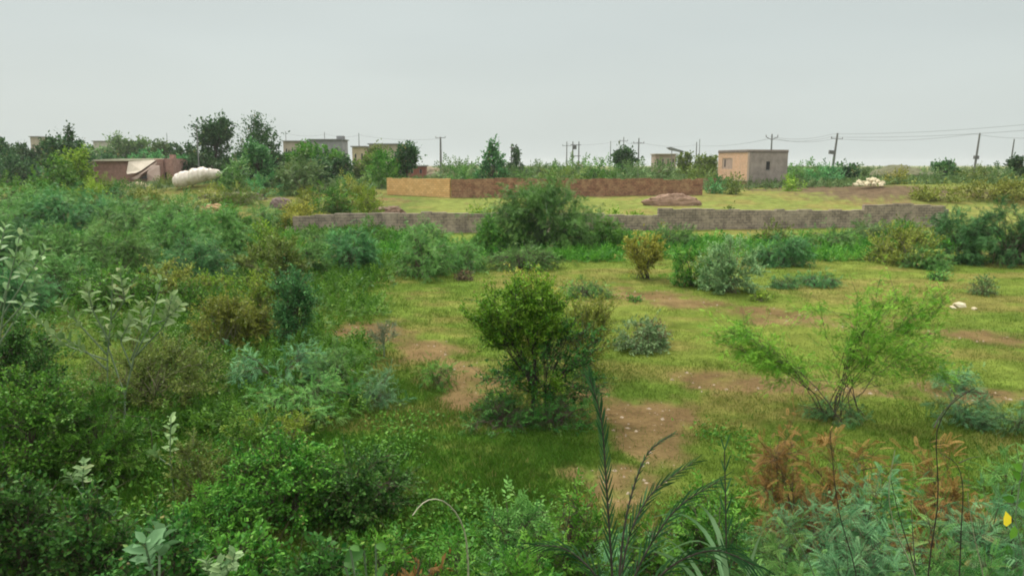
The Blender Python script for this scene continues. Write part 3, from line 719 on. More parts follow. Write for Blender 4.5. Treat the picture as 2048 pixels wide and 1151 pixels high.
# stones
def stones(name, specs, label_fn, cat, group):
    for i, (px, py, s_, fl) in enumerate(specs):
        p_ = P(px, py) if name == 'white_stone' else Vector((W(px, py, 87 - (371 - py) * -.12).x, 87 + (371 - py) * .12, W(px, py, 87 + (371 - py) * .12).z))
        s_ *= .82 if name == 'stone_block' else 1.15
        lump(name, (p_.x, p_.y, p_.z + s_ * .2), s_, s_ * .8, s_ * fl, STONE, label_fn(i), cat, 40 + i, .55, 1, group=group, freq=.9, rot=i)
pile = [(1710, 371, .45, .7), (1722, 370, .5, .8), (1735, 371, .55, .8), (1748, 371, .5, .9), (1762, 371, .5, .7), (1717, 366, .45, .8), (1730, 366, .5, .8), (1743, 365, .5, 1.0), (1756, 366, .5, .8), (1765, 367, .4, .8), (1738, 361, .42, .8), (1750, 361, .45, .8), (1745, 358, .3, .8)]
stones('stone_block', pile, lambda i: ('pale stone block on the dark soil bank, ' + ['leftmost of the heap\'s bottom row', 'second from left in the bottom row', 'third from left in the bottom row', 'fourth from left in the bottom row', 'rightmost of the heap\'s bottom row', 'leftmost of the heap\'s middle row', 'second from left in the middle row', 'third from left in the middle row', 'fourth from left in the middle row', 'rightmost of the heap\'s middle row', 'left one near the heap\'s top', 'right one near the heap\'s top', 'topmost of the heap'][i]), 'stone', 'pale stone blocks heaped on the soil bank')
stones('white_stone', [(1917, 613, .21, .6), (1905, 616, .12, .4), (1949, 619, .10, .6)], lambda i: ['largest white stone on the grass at the right', 'flat white stone just left of the largest white stone', 'small white stone lying right of the largest white stone'][i], 'stone', 'white stones on the grass')

# ------------------------------------------------------------------ utility poles
POLEM = rock_mat('pole_concrete', (.15, .15, .15), (.24, .24, .23), 2)
STEEL = rock_mat('dull_steel', (.1, .1, .1), (.18, .18, .18), 5)
def pole(px, yt, Y, label, lean=0, arm='cross', w_=.14):
    b_ = gl(px, Y); top = W(px, yt, Y).z; H = top - b_[2]
    root = empty('utility_pole', b_); tag(root, label, 'utility pole', 'power line poles')
    root.rotation_euler = (0, lean, 0)
    pth = np.array([[[0, 0, -.5], [0, 0, H * .5], [0, 0, H]]]); link('pole', tubes('pole', pth, np.array([[w_ * 1.25, w_, w_ * .7]]), 8), POLEM, root)
    if arm in ('cross', 'vee', 'top'):
        dz = {'cross': -.9, 'vee': -.9, 'top': -.15}[arm]; up_ = .5 if arm == 'vee' else 0
        pth = np.array([[[-.95, 0, H + dz + up_], [0, 0, H + dz], [.95, 0, H + dz + up_]]]); link('crossarm', tubes('crossarm', pth, np.full((1, 3), .055), 4), STEEL, root)
        for sx in (-.9, .9):
            link('insulator', tubes('insulator', np.array([[[sx, 0, H + dz + up_], [sx, 0, H + dz + up_ + .18], [sx, 0, H + dz + up_ + .3]]]), np.array([[.05, .08, .03]]), 6), CONC, root)
    return root, H
POLES = [(882, 274, 150, 'single pole with a short flat arm on the skyline above the ochre wall', 0, 'top', .24),
 (720, 266, 185, 'thin pole standing between the grey house and the cream house', 0, 'none', .11),
 (575, 262, 200, 'thin pole behind the beige flat roofed house', 0, 'none', .09),
 (652, 264, 200, 'short thin pole above the grey flat roofed house', 0, 'none', .1),
 (399, 250, 108, 'pale thin pole in front of the tall round tree at the left', 0, 'none', .09),
 (339, 266, 200, 'thin pole on the skyline left of the tall round tree', 0, 'none', .09),
 (998, 279, 200, 'hair thin pole just right of the conical tree', 0, 'none', .09),
 (1133, 283, 170, 'slim pole left of the twin pole frame', 0, 'cross', .13),
 (1220, 282, 180, 'thin pole left of the dark round tree on the skyline', 0, 'none', .1),
 (1246, 274, 185, 'pole rising behind the dark round tree on the skyline', 0, 'cross', .13),
 (1276, 276, 140, 'pole with a short cross arm just right of the dark round tree', 0, 'cross', .14),
 (1391, 284, 190, 'left one of the two close poles left of the square building', 0, 'none', .15),
 (1397, 278, 180, 'right one of the two close poles left of the square building', 0, 'none', .1),
 (1540, 268, 122, 'pole with raised vee arms behind the square building', 0, 'vee', .14),
 (1662, 266, 130, 'leaning pole with a transformer box, right of the square building', .08, 'cross', .2),
 (1946, 266, 120, 'leaning pole with a side box near the right edge', .06, 'none', .17),
 (2017, 278, 118, 'slim slightly leaning pole at the far right edge', .05, 'none', .13)]
PL = {}
for (px, yt, Y, lb, ln, arm, w_) in POLES: PL[px] = pole(px, yt, Y, lb, ln, arm, w_)
r_, H_ = PL[1662]
boxes('transformer', [(-.95, -.25, -.3, .3, H_ * .58, H_ * .58 + .6)], STEEL, r_)
r_, H_ = PL[1946]
boxes('switch_box', [(-.32, .3, -.25, .25, H_ * .5, H_ * .5 + .5)], STEEL, r_)
def hframe(xa, xb, yt, Y, label):
    a = gl(xa, Y); b_ = gl(xb, Y); H = W(xa, yt, Y).z - a[2]; wd = b_[0] - a[0]
    root = empty('pole_frame', a); tag(root, label, 'pole frame', 'twin pole frames of the power line')
    for x in (0, wd): link('pole', tubes('pole', np.array([[[x, 0, -.4], [x, 0, H / 2], [x, 0, H]]]), np.array([[.16, .14, .11]]), 6), POLEM, root)
    for z in (H - .7, H * .62): link('crossarm', tubes('crossarm', np.array([[[-.4, 0, z], [wd / 2, 0, z], [wd + .4, 0, z]]]), np.full((1, 3), .08), 4), STEEL, root)
    boxes('transformer', [(.1, wd * .6, -.35, .35, H - 1.6, H - .8)], STEEL, root)
hframe(1145, 1157, 283, 165, 'twin pole frame with a transformer, left of the dark round tree')
hframe(1023, 1033, 288, 160, 'twin pole frame, one leg overgrown by a creeper')
# wires
def wire(pts, label, sag=.6):
    pts = [W(*p_) for p_ in pts]; out_ = []
    for a, b_ in zip(pts[:-1], pts[1:]):
        for i in range(12):
            t_ = i / 12; q_ = a.lerp(b_, t_); q_.z -= sag * 4 * t_ * (1 - t_); out_.append(q_)
    out_.append(pts[-1]); o_ = out_[0].copy()
    arr = np.array([[list(v - o_) for v in out_]])
    ob = link('power_wire', tubes('power_wire', arr, np.full((1, len(out_)), .022), 3), rock_mat('wire_metal', (.16, .17, .17), (.22, .22, .22), 3) if 'wm' not in LM else LM['wm'], None, o_); tag(ob, label, 'wire', 'power wires')
wire([(1540, 273, 122), (1665, 268, 130), (2210, 232, 100)], 'uppermost wire running right from the leaning pole towards the frame edge')
wire([(1534, 276, 122), (1660, 274, 130), (2210, 246, 100)], 'second wire from the top, running right from the leaning pole')
wire([(1547, 276, 122), (1668, 277, 130), (1948, 268, 120), (2150, 268, 110)], 'lowest wire at right, reaching the leaning pole with the side box')
wire([(1133, 288, 170), (1246, 279, 185), (1276, 284, 140), (1391, 290, 190), (1540, 277, 122)], 'thin wire strung between the central poles and the pole with vee arms')
wire([(575, 267, 200), (652, 268, 200), (720, 270, 185), (882, 277, 150)], 'thin wire strung over the far houses to the pole above the ochre wall')

# ------------------------------------------------------------------ trees and shrubs
SEED = [100]
def plant(name, form, col, x0, x1, yt, yb, label, cat, group=None, Y=None, **kw):
    SEED[0] += 1
    xm = (x0 + x1) / 2
    if Y is None:
        b_ = P(xm, yb); Yf = b_.y
        s = mpp(yb, Yf); w_ = (x1 - x0) * s
        Yc = Yf + min(w_ * .32, 2.0)
    else:
        Yc = Y
    s = mpp(yt, Yc); w_ = (x1 - x0) * s
    x = W(xm, (yt + (yb if yb else yt)) / 2, Yc).x; g0 = float(gz(x, Yc))
    h_ = max(.2, W(xm, yt, Yc).z - g0)
    seed = kw.pop('seed', SEED[0])
    r = grow(name, (x, Yc, g0), w_, h_, form, col, seed, Yc, **kw)
    tag(r, label, cat, group); return r
FT = 'trees of the far tree line'
def ftree(x0, x1, yt, Y, col, label, form='tree', shape='ball', trunk=.1, name='broadleaf_tree', **kw):
    return plant(name, form, col, x0, x1, yt, None, label, 'tree', FT, Y=Y, shape=shape, trunk=trunk, part='crown', **kw)
# far line, left to right
ftree(-50, 42, 272, 135, 'darktree', 'dark rounded tree at the far left edge of the skyline')
ftree(20, 110, 278, 128, 'darktree', 'broad dark tree second from the left edge of the skyline')
ftree(72, 180, 262, 105, 'darktree', 'dark tree with a ragged top left of the brick shed', trunk=.15)
ftree(112, 160, 252, 108, 'darktree', 'tall narrow dark crown poking above the ragged tree left of the shed', trunk=.3, shape='cone')
plant('creeper_clad_tree', 'leafy', 'lime', 112, 182, 282, None, 'bright green creeper covered small tree just left of the brick shed', 'tree', None, Y=92, shape='ball', trunk=.1, part='crown')
plant('creeper_clad_tree', 'leafy', 'leafy', 60, 150, 300, None, 'green vine draped low tree in front of the dark ragged tree at left', 'tree', None, Y=86, shape='mound', part='crown', trunk=.06)
ftree(150, 232, 288, 200, 'mesqh', 'hazy green tree behind the left end of the brick shed')
ftree(210, 252, 262, 190, 'mesqh', 'hazy open crowned tree rising over the brick shed', 'wispy', trunk=.4)
ftree(235, 300, 276, 195, 'mesqh', 'hazy rounded tree over the middle of the brick shed')
ftree(285, 345, 274, 185, 'mesqh', 'hazy broad tree over the right end of the brick shed')
ftree(345, 470, 300, 118, 'darktree', 'dark green bushy tree mass below the tall round tree', shape='mound')
ftree(-40, 90, 300, 118, 'darktree', 'low dark tree mass at the left edge below the skyline crowns', shape='mound')
ftree(140, 250, 300, 150, 'darktree', 'dark green tree mass directly behind the brick shed roof', shape='mound')
ftree(240, 350, 296, 150, 'mesqd', 'green tree mass behind the right part of the brick shed', shape='mound')
ftree(335, 402, 280, 150, 'darktree', 'dark green tree at the foot of the tall round tree')
ftree(330, 400, 312, 125, 'mesqd', 'low green tree behind the white tarpaulin bundle')
ftree(388, 466, 226, 128, 'darktree', 'tall dense round tree, the tallest rounded crown left of centre', trunk=.16)
plant('wispy_tree', 'wispy', 'darktree', 470, 545, 214, None, 'tallest wispy open topped tree on the left skyline', 'tree', FT, Y=112, part='crown', trunk=.3,
      blobs=[(0, 0, 4.8, 2.6, 2.2, 2.5, 1.2), (-.9, 0, 8.0, .7, .7, .9, .16), (.2, 0, 9.0, .55, .5, .8, .12), (1.6, 0, 7.6, .8, .8, .5, .15), (.3, 0, 7.2, 1.0, 1, 1.3, .3), (0, 0, 2.4, 3.2, 2.4, 2.0, .7)])
ftree(455, 582, 252, 104, 'darktree', 'broad dark green tree below the wispy treetop', 'tree', 'mound', .08)
ftree(560, 625, 288, 100, 'leafy', 'green tree beside the broad dark tree, hiding part of the beige house')
ftree(478, 560, 278, 98, 'mesqd', 'green tree directly in front of the broad dark tree')
ftree(600, 668, 306, 98, 'darktree', 'dark green tree filling the gap below the grey flat roofed house')
ftree(448, 510, 318, 92, 'mesq', 'green shrubby tree right of the white tarpaulin bundle', 'spray', 'mound', .08)
ftree(545, 648, 305, 90, 'mesqh', 'greyish green feathery tree right of the broad dark tree', 'spray', 'mound', .1)
ftree(560, 640, 296, 118, 'mesqd', 'green tree in front of the beige flat roofed house')
ftree(640, 700, 300, 116, 'leafy', 'green tree in front of the right part of the grey flat roofed house')
ftree(698, 760, 304, 114, 'olive', 'olive tree in front of the cream house')
ftree(590, 690, 282, 120, 'leafy', 'green rounded tree in front of the grey flat roofed house')
ftree(648, 712, 308, 112, 'darktree', 'dark tree between the grey house and the cream house, low on the skyline')
ftree(720, 775, 284, 140, 'olive', 'brownish thin tree in front of the sheet roofed house', 'wispy', cov=1.3)
ftree(735, 812, 306, 106, 'leafy', 'bright green tree left of the dark round tree above the ochre wall', 'spray')
ftree(784, 840, 279, 106, 'darktree', 'dark round tree above the left end of the ochre wall', trunk=.28)
ftree(672, 752, 344, 90, 'mesq', 'low green tree left of the ochre wall', 'spray', 'mound', .06)
ftree(948, 1022, 277, 112, 'mesqd', 'conical leafy tree standing alone above the brown wall', 'tree', 'cone', .08, cov=.9)
ftree(1222, 1277, 293, 138, 'darktree', 'small dark round tree alone on the skyline right of centre', trunk=.25)
ftree(1352, 1388, 302, 160, 'olive', 'greyish olive tree right of the pinkish skyline house')
ftree(1384, 1436, 305, 150, 'olive', 'hazy olive tree just left of the square building')
ftree(1656, 1722, 312, 116, 'darktree', 'dark flat topped tree under the leaning pole with the transformer', trunk=.1, shape='mound')
ftree(1868, 1924, 319, 108, 'mesqd', 'small rounded tree on the right skyline between mound and leaning pole', trunk=.1)
ftree(2015, 2085, 308, 100, 'darktree', 'dark tree cut by the right edge of the frame on the skyline')
plant('creeper_column', 'leafy', 'darktree', 1004, 1056, 290, None, 'dark cone of creeper climbing a leg of the twin pole frame', 'creeper', None, Y=159, shape='cone', part='foliage', protr=.5)
FB = 'bushes along the far edge of the field'
def fbush(x0, x1, yt, Y, col, label, form='spray', **kw):
    return plant('scrub_bush', form, col, x0, x1, yt, None, label, 'bush', FB, Y=Y, shape=kw.pop('shape', 'mound'), **kw)
fbush(860, 960, 325, 125, 'mesqh', 'pale green bush left of the conical tree behind the brown wall')
fbush(890, 950, 332, 105, 'mesq', 'low green bush directly above the left part of the brown wall')
fbush(1000, 1080, 334, 110, 'mesqh', 'low green bush at the foot of the creeper cone')
fbush(1055, 1130, 322, 150, 'mesqh', 'far rounded bush in the dip right of the creeper cone')
fbush(1100, 1185, 316, 150, 'mesqh', 'far bush around the base of the slim central pole')
fbush(1160, 1240, 318, 122, 'leafy', 'bright green rounded bush behind the middle of the brown wall')
fbush(1080, 1160, 334, 105, 'olive', 'olive bush behind the brown wall and above the big arching shrub')
fbush(1225, 1300, 324, 118, 'mesqh', 'green bush under the small dark round skyline tree')
fbush(1290, 1350, 326, 120, 'mesqh', 'green bush below the pinkish skyline house')
fbush(1370, 1440, 334, 108, 'olive', 'olive bush left of the salmon face of the square building')
fbush(1408, 1445, 352, 92, 'mesqd', 'dark low bush between the end of the brown wall and the square building')
fbush(1455, 1490, 338, 90, 'olive', 'thin olive bush growing in front of the salmon brick face', 'wispy', cov=.8)
fbush(1565, 1640, 318, 112, 'mesq', 'green bush touching the right side of the square building')
fbush(1610, 1690, 322, 104, 'mesqd', 'dark green bush second to the right of the square building')
fbush(1570, 1610, 356, 92, 'lime', 'small yellow green bush at the right foot of the square building')
fbush(1690, 1745, 332, 118, 'mesqh', 'pale bush right of the dark flat topped tree')
fbush(1774, 1808, 341, 92, 'yellow', 'round yellow green bush right of the heap of pale stones')
fbush(1820, 1890, 345, 96, 'mesqh', 'dull green low bush right of the round yellow green bush')
fbush(1925, 1990, 332, 96, 'olive', 'olive bush at the foot of the leaning pole with the side box')
fbush(1965, 2040, 336, 92, 'mesqh', 'grey green bush near the right edge below the slim pole')
fbush(318, 345, 362, 98, 'olive', 'small olive bush at the foot of the brick shed')
fbush(180, 245, 358, 92, 'olive', 'brownish olive bush hiding the left foot of the brick shed')
fbush(205, 262, 355, 76, 'dark', 'dark round bush below the brick shed')
fbush(668, 732, 348, 76, 'gold', 'yellowish bush left of the ochre wall')
fbush(708, 758, 368, 66, 'lime', 'bright lime green bush left of the reddish soil heap')
fbush(620, 700, 368, 72, 'leafy', 'green low bush beneath the grey green tree')
fbush(550, 648, 392, 58, 'yellow', 'yellow green bush behind the stepped end of the grey wall', 'twig', cov=1.3)
fbush(1205, 1250, 408, 60, 'lime', 'small green bush on the far side of the grey wall, right of the big shrub', 'twig')
fbush(1255, 1285, 410, 60, 'lime', 'tiny green bush beside the yard wall, just right of a larger one', 'twig')
fbush(930, 990, 398, 60, 'lime', 'yellow green bush behind the grey wall left of the big arching shrub', 'twig')
fbush(1445, 1475, 409, 62, 'olive', 'tiny olive tuft on top of the ground behind the grey wall', 'twig')
fbush(-60, 60, 345, 70, 'leafy', 'bright green bush mass at the left edge below the skyline trees', 'spray')
fbush(40, 150, 350, 66, 'leafy', 'bright green bush below the vine draped tree', 'spray')
fbush(130, 210, 352, 70, 'lime', 'lime green bush below the creeper clad tree', 'spray')
fbush(270, 340, 382, 66, 'olive', 'olive bush below the sand heap', 'spray')
fbush(330, 430, 392, 64, 'mesq', 'green bush below the white tarpaulin bundle', 'spray')
fbush(430, 530, 376, 80, 'olive', 'olive bush behind the long earth bank', 'spray')
# middle ground
fbush(40, 180, 372, 60, 'mesq', 'feathery green bush between the left edge mass and the shed', 'feather', cov=1.2)
fbush(170, 290, 384, 58, 'mesqd', 'blue green bush in the row below the dark round bush', 'feather', cov=1.2)
fbush(280, 400, 398, 56, 'mesq', 'feathery bush in front of the olive bush below the sand heap', 'feather', cov=1.2)
fbush(395, 500, 402, 56, 'leafy', 'green bush in front of the orange soil heap', 'feather', cov=1.2)
fbush(480, 575, 405, 57, 'mesq', 'green bush left of the dark purplish earth heap', 'feather', cov=1.2)
fbush(372, 470, 384, 80, 'gold', 'golden olive bush behind the orange soil heap', 'spray')
fbush(235, 320, 378, 80, 'gold', 'golden olive bush right below the brick shed', 'spray')
fbush(590, 660, 378, 74, 'gold', 'golden olive bush on the strip before the lime green bush', 'spray')
fbush(500, 560, 355, 88, 'mesqd', 'dark green bush at the base of the broad dark tree', 'spray')
fbush(735, 790, 334, 102, 'leafy', 'bright green bush touching the left end of the ochre wall', 'spray')
fbush(1830, 1930, 365, 80, 'gold', 'golden brown brush on the right hand rise', 'twig', cov=1.2)
fbush(1920, 2060, 352, 80, 'gold', 'golden brown brush on the rise at the right edge', 'twig', cov=1.2)
FS = 'feathery thorn shrubs in the field'
def fsh(x0, x1, yt, yb, col, label, form='feather', group=FS, name='feathery_shrub', **kw):
    if (x0 + x1) / 2 < 640 and yb < 870 and kw.get('trunk', 0) == 0: dx = (x1 - x0) * .16; x0 -= dx; x1 += dx; yt -= 6
    return plant(name, form, col, x0, x1, yt, yb, label, 'shrub', group, **kw)
fsh(-70, 120, 372, 470, 'mesq', 'feathery shrub in the left thicket touching the left edge, back row')
fsh(70, 215, 378, 470, 'mesqd', 'darker feathery shrub second in the back row of the left thicket')
fsh(180, 310, 395, 480, 'mesq', 'feathery shrub right of the darker one in the back row of the left thicket')
fsh(-80, 90, 430, 560, 'mesqd', 'dark blue green shrub at the left edge, middle row of the thicket')
fsh(60, 200, 440, 560, 'mesq', 'green shrub behind the big pale leaved milkweed, middle row of the thicket')
fsh(160, 290, 450, 555, 'mesq', 'green shrub left of the small bare earth patch in the thicket')
fsh(-60, 90, 520, 640, 'mesqd', 'dark feathery shrub at the left edge behind the upcurled milkweed', 'feather')
fsh(60, 200, 500, 610, 'mesq', 'feathery shrub behind the top of the tall milkweed', 'feather')
fsh(170, 300, 525, 620, 'leafy', 'leafy green shrub behind the right stem of the tall milkweed', 'spray')
fsh(290, 400, 520, 600, 'gold', 'golden green shrub between the tall milkweed and the darker low shrub', 'twig')
fsh(300, 430, 402, 520, 'mesq', 'feathery shrub right of the small bare earth patch')
fsh(400, 500, 412, 545, 'mesq', 'upright feathery shrub between the bare patch and the stepped wall end')
fsh(480, 560, 440, 540, 'lime', 'lime tinted shrub just left of the stepped wall end', 'twig')
fsh(330, 450, 470, 575, 'mesqd', 'darker low shrub in front of the bare patch and its right hand shrub')
fsh(480, 600, 455, 585, 'olive', 'olive shrub in front of the stepped wall end', 'twig', cov=1.3)
fsh(600, 700, 440, 510, 'mesq', 'feathery shrub leaning on the left part of the long grey wall')
fsh(690, 790, 425, 500, 'leafy', 'tallest green shrub against the left half of the long grey wall')
fsh(800, 905, 436, 505, 'mesq', 'feathery shrub left of the pinkish brick pier')
fsh(930, 1010, 420, 510, 'leafy', 'green shrub between the brick pier and the biggest shrub')
fsh(640, 760, 436, 552, 'mesqd', 'blue green shrub in front of the grey wall, left of the large spreading one')
fsh(565, 660, 478, 560, 'mesq', 'low green shrub below the stepped wall end')
fsh(755, 925, 448, 562, 'mesq', 'large spreading feathery shrub in front of the grey wall left of centre')
fsh(870, 985, 470, 545, 'mesq', 'low feathery shrub linking the spreading shrub and the big arching one')
b0 = plant('feathery_shrub', 'feather', 'mesq', 960, 1222, 358, 508, 'biggest arching feathery shrub, rising above both walls at the centre', 'shrub', FS, seed=77, cov=1.25, bark=BARKG, stemr=1.5, blobs=[(0, 0, 1.5, 3.5, 2.6, 1.5, 1.0), (-.4, 0, 2.6, 2.6, 2.0, 1.45, .8), (.2, 0, 3.3, 1.5, 1.4, .75, .35), (1.9, -.5, 1.4, 1.5, 1.5, 1.3, .4), (-2.0, -.4, 1.9, 1.3, 1.5, 1.2, .4)])
fsh(1180, 1262, 426, 505, 'leafy', 'bright feathery shrub hugging the right side of the biggest shrub')
fsh(960, 1120, 492, 545, 'mesq', 'low spreading shrub in front of the biggest arching shrub')
fsh(1235, 1345, 462, 562, 'yellow', 'yellow green thorn bush with dark stems right of the biggest shrub', 'twig', name='thorn_bush', shape='vase', cov=1.8, bark=BARKD)
fsh(1290, 1400, 448, 500, 'mesq', 'low feathery shrub along the grey wall, left of the speckled shrub')
fsh(1340, 1430, 478, 575, 'leafy', 'green leafy shrub between the yellow green bush and the speckled shrub', 'spray')
fsh(1395, 1530, 460, 592, 'minty', 'speckled pale green thorn shrub right of centre', 'twig', name='thorn_bush', cov=1.5)
fsh(1500, 1625, 464, 535, 'mesqd', 'blue green feathery shrub right of the speckled shrub')
fsh(1760, 1850, 440, 490, 'leafy', 'green shrub at the wall foot behind the wide olive yellow bush')
fsh(1600, 1720, 458, 505, 'mesq', 'low feathery shrub along the right part of the grey wall')
fsh(1500, 1600, 446, 490, 'olive', 'low olive shrub at the foot of the grey wall behind the blue green shrub', 'twig')
fsh(1538, 1600, 548, 578, 'mesqd', 'flat dark shrublet on the grass, left one of a close pair', shape='flat')
fsh(1590, 1685, 545, 576, 'mesqd', 'flat dark shrublet on the grass, right one of a close pair', shape='flat')
fsh(1722, 1900, 452, 536, 'gold', 'wide olive yellow thorn bush near the right edge of the field', 'twig', name='thorn_bush', cov=1.6)
fsh(1700, 1790, 436, 490, 'mesqh', 'pale feathery shrub behind the wide olive yellow bush')
fsh(1860, 1990, 398, 530, 'mesqd', 'tall blue green shrub at the right, left of the edge one')
fsh(1940, 2110, 385, 536, 'mesqd', 'tall dark shrub cut by the right edge of the frame', seed=9)
fsh(1800, 1900, 490, 540, 'mesq', 'low feathery shrub at the foot of the wide olive yellow bush')
fsh(1855, 1900, 538, 562, 'mesq', 'small green tuft shrub on open grass at the right', 'twig')
fsh(1935, 2000, 545, 592, 'mesqh', 'thin grey green bush alone on the grass at the right', 'wispy', cov=.6)
fsh(1500, 1545, 585, 606, 'lime', 'small lime shrublet beside the path right of the speckled shrub', 'twig')
fsh(1120, 1230, 562, 600, 'mesq', 'green fallen branch like shrub behind the central tree', 'feather', shape='flat')
fsh(1250, 1285, 590, 604, 'leafy', 'tiny green clump on the dirt track', 'twig')
fsh(1222, 1338, 636, 708, 'minty', 'small mint green shrub with pale leaves right of the central tree', 'twig', name='mint_green_shrub', cov=1.5, lk=1.3)
fsh(1262, 1340, 630, 690, 'brown', 'brownish dry twiggy shrub behind the mint green shrub', 'wispy', name='dry_shrub', cov=.6)
fsh(905, 955, 536, 562, 'brown', 'dry brown fallen brush on the grass left of the central tree', 'wispy', name='dry_brush', cov=.8, shape='flat')
fsh(832, 915, 718, 782, 'leafy', 'low fern like green shrub left of the central tree on the dirt', 'fine', name='fern_like_shrub')
fsh(540, 642, 540, 700, 'mesqd', 'upright dark green shrub with a visible stem left of the open grass', 'twig', name='upright_shrub', trunk=.22, shape='ball', cov=1.7, part='foliage')
fsh(485, 560, 520, 640, 'lime', 'yellow green bush left of the upright dark shrub', 'twig')
fsh(380, 525, 580, 722, 'gold', 'wide olive thorn bush left of the upright dark shrub', 'twig', name='thorn_bush', cov=1.6)
fsh(395, 470, 545, 590, 'lime', 'small yellow green bush behind the wide olive thorn bush', 'twig')
fsh(330, 420, 560, 640, 'leafy', 'green bush right of the big milkweed', 'twig')
fsh(480, 640, 684, 800, 'bluish', 'blue green feathery ground shrub below the upright dark shrub', 'fine')
fsh(600, 760, 678, 790, 'mesq', 'feathery ground shrub at the edge of the reddish earth', 'fine')
fsh(520, 700, 735, 850, 'mesq', 'large low feathery shrub in front of the other two ground shrubs', 'fine')
fsh(690, 820, 740, 820, 'bluish', 'pale feathery shrublet spilling right towards the dirt', 'fine', shape='flat')
# bare sapling
fsh(720, 815, 628, 722, 'brown', 'bare leafless grey sapling above the reddish earth', 'wispy', name='bare_sapling', trunk=.3, shape='ball', cov=.04, bark=BARKG, stemr=.7)
# central tree and its neighbours
tb = P(1066, 832); s_ = mpp(832, tb.y)
def cb(px, py, hw, hh, wt, ry=None):
    c = W(px, py, tb.y); return (c.x - tb.x, 0, c.z - tb.z, hw * s_, (ry or hw) * s_, hh * s_, wt)
r = grow('leafy_sapling_tree', (tb.x, tb.y, tb.z), 2.3, 2.6, 'leafy', 'bright', 501, tb.y, trunk=.2, stemr=1.0, bark=BARKD, part='crown', cov=1.25, lk=.95,
   blobs=[cb(1010, 605, 62, 50, 1.0), (cb(1070, 575, 62, 40, .7)), cb(965, 640, 30, 45, .35), cb(1110, 615, 45, 50, .5), cb(1060, 650, 50, 45, .5), cb(1000, 668, 40, 30, .25), cb(1085, 735, 60, 45, .45), cb(1020, 755, 45, 35, .3)])
r.scale = (.94, .94, .95); tag(r, 'small central tree with a dark trunk and dense bright green crown on its left side', 'tree')
r = grow('dry_twig_bush', (tb.x + .25, tb.y + .1, tb.z), 2.0, 2.0, 'wispy', 'dark', 502, tb.y, trunk=.15, bark=BARKD, part='foliage', cov=.6, stemr=.8,
   blobs=[cb(1115, 690, 70, 60, 1.0), cb(1060, 735, 95, 60, .9), cb(985, 765, 50, 40, .3), cb(1150, 770, 50, 40, .3)])
tag(r, 'tangle of dark nearly leafless twigs at the right side of the central tree', 'bush')
plant('pale_thorn_bush', 'twig', 'gold', 1105, 1235, 565, 765, 'loose olive thorn bush behind the central tree', 'bush', None, shape='ball', trunk=.05, cov=1.0)
plant('pale_thorn_bush', 'twig', 'yellow', 1010, 1130, 528, 700, 'yellow green bush top showing above the central tree', 'bush', None, shape='ball', trunk=.05, cov=1.2)
plant('weedy_shrub', 'spray', 'dark', 910, 1085, 792, 872, 'dark leafy weeds at the left foot of the central tree', 'bush', None, shape='mound', cov=.8)
plant('weedy_shrub', 'spray', 'dark', 1050, 1200, 795, 868, 'dark weeds at the right foot of the central tree', 'bush', None, shape='mound', cov=.8)
# right sapling: fan of stems from one root
tb = P(1672, 832); s_ = mpp(832, tb.y)
FORMS['fan'] = dict(FORMS['fine'], tips=64, prim=.22, arch=.02, sl=.12, cov=4.2)
r = grow('spreading_sapling', (tb.x, tb.y, tb.z), 3.6, 2.2, 'fan', 'bright', 520, tb.y, bark=BARK, part='foliage', cov=.52, stemr=.6, lk=.85,
   blobs=[cb(1735, 665, 75, 45, 1.0), cb(1700, 610, 80, 30, .5), cb(1770, 595, 80, 22, .5), cb(1850, 585, 40, 28, .4), cb(1500, 665, 55, 32, .9), cb(1560, 700, 50, 25, .5), cb(1600, 750, 45, 22, .3), cb(1835, 715, 50, 42, .8), cb(1880, 650, 45, 25, .5), cb(1690, 740, 30, 40, .25)])
r.scale = (1.12, 1.0, .93); tag(r, 'wide open sapling with several stems fanning from one root on the right', 'sapling')
plant('weedy_shrub', 'fine', 'mesqd', 1600, 1740, 800, 850, 'dark feathery weeds at the root of the wide open sapling', 'bush', None, shape='mound')
for (x0, x1, yt, yb, lb) in [(1850, 1990, 770, 860, 'blue green feathery shrub right of the wide open sapling'), (1960, 2110, 790, 880, 'blue green feathery shrub cut by the right edge of the frame'), (1870, 1960, 722, 790, 'small blue green sprig rising on a thin stem at the right')]:
    fsh(x0, x1, yt, yb, 'bluish', lb, 'fine', cov=.9)

# ---- left foreground
fsh(-60, 120, 600, 830, 'dark', 'dark leafy bush at the left edge behind the foreground bush', 'leafy', name='leafy_bush', group=None)
fsh(190, 420, 650, 850, 'olive', 'dull brownish olive bush under the milkweed branches', 'twig', name='thorn_bush', cov=1.3)
fsh(-70, 175, 700, 1000, 'leafy', 'big dark green leafy bush at the lower left edge', 'leafy', name='leafy_bush', group=None, cov=1.0)
fsh(80, 310, 730, 980, 'leafy', 'big leafy bush right of the one at the lower left edge', 'spray', name='leafy_bush', group=None)
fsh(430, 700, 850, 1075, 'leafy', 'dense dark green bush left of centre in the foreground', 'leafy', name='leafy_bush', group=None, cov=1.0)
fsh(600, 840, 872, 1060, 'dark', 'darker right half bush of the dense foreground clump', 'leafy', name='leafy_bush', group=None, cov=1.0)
fsh(340, 520, 945, 1120, 'leafy', 'leafy bush at the lower left end of the dense foreground clump', 'spray', name='leafy_bush', group=None)
fsh(470, 640, 820, 900, 'lime', 'lime green low shrub behind the dense foreground clump', 'spray', name='low_shrub')

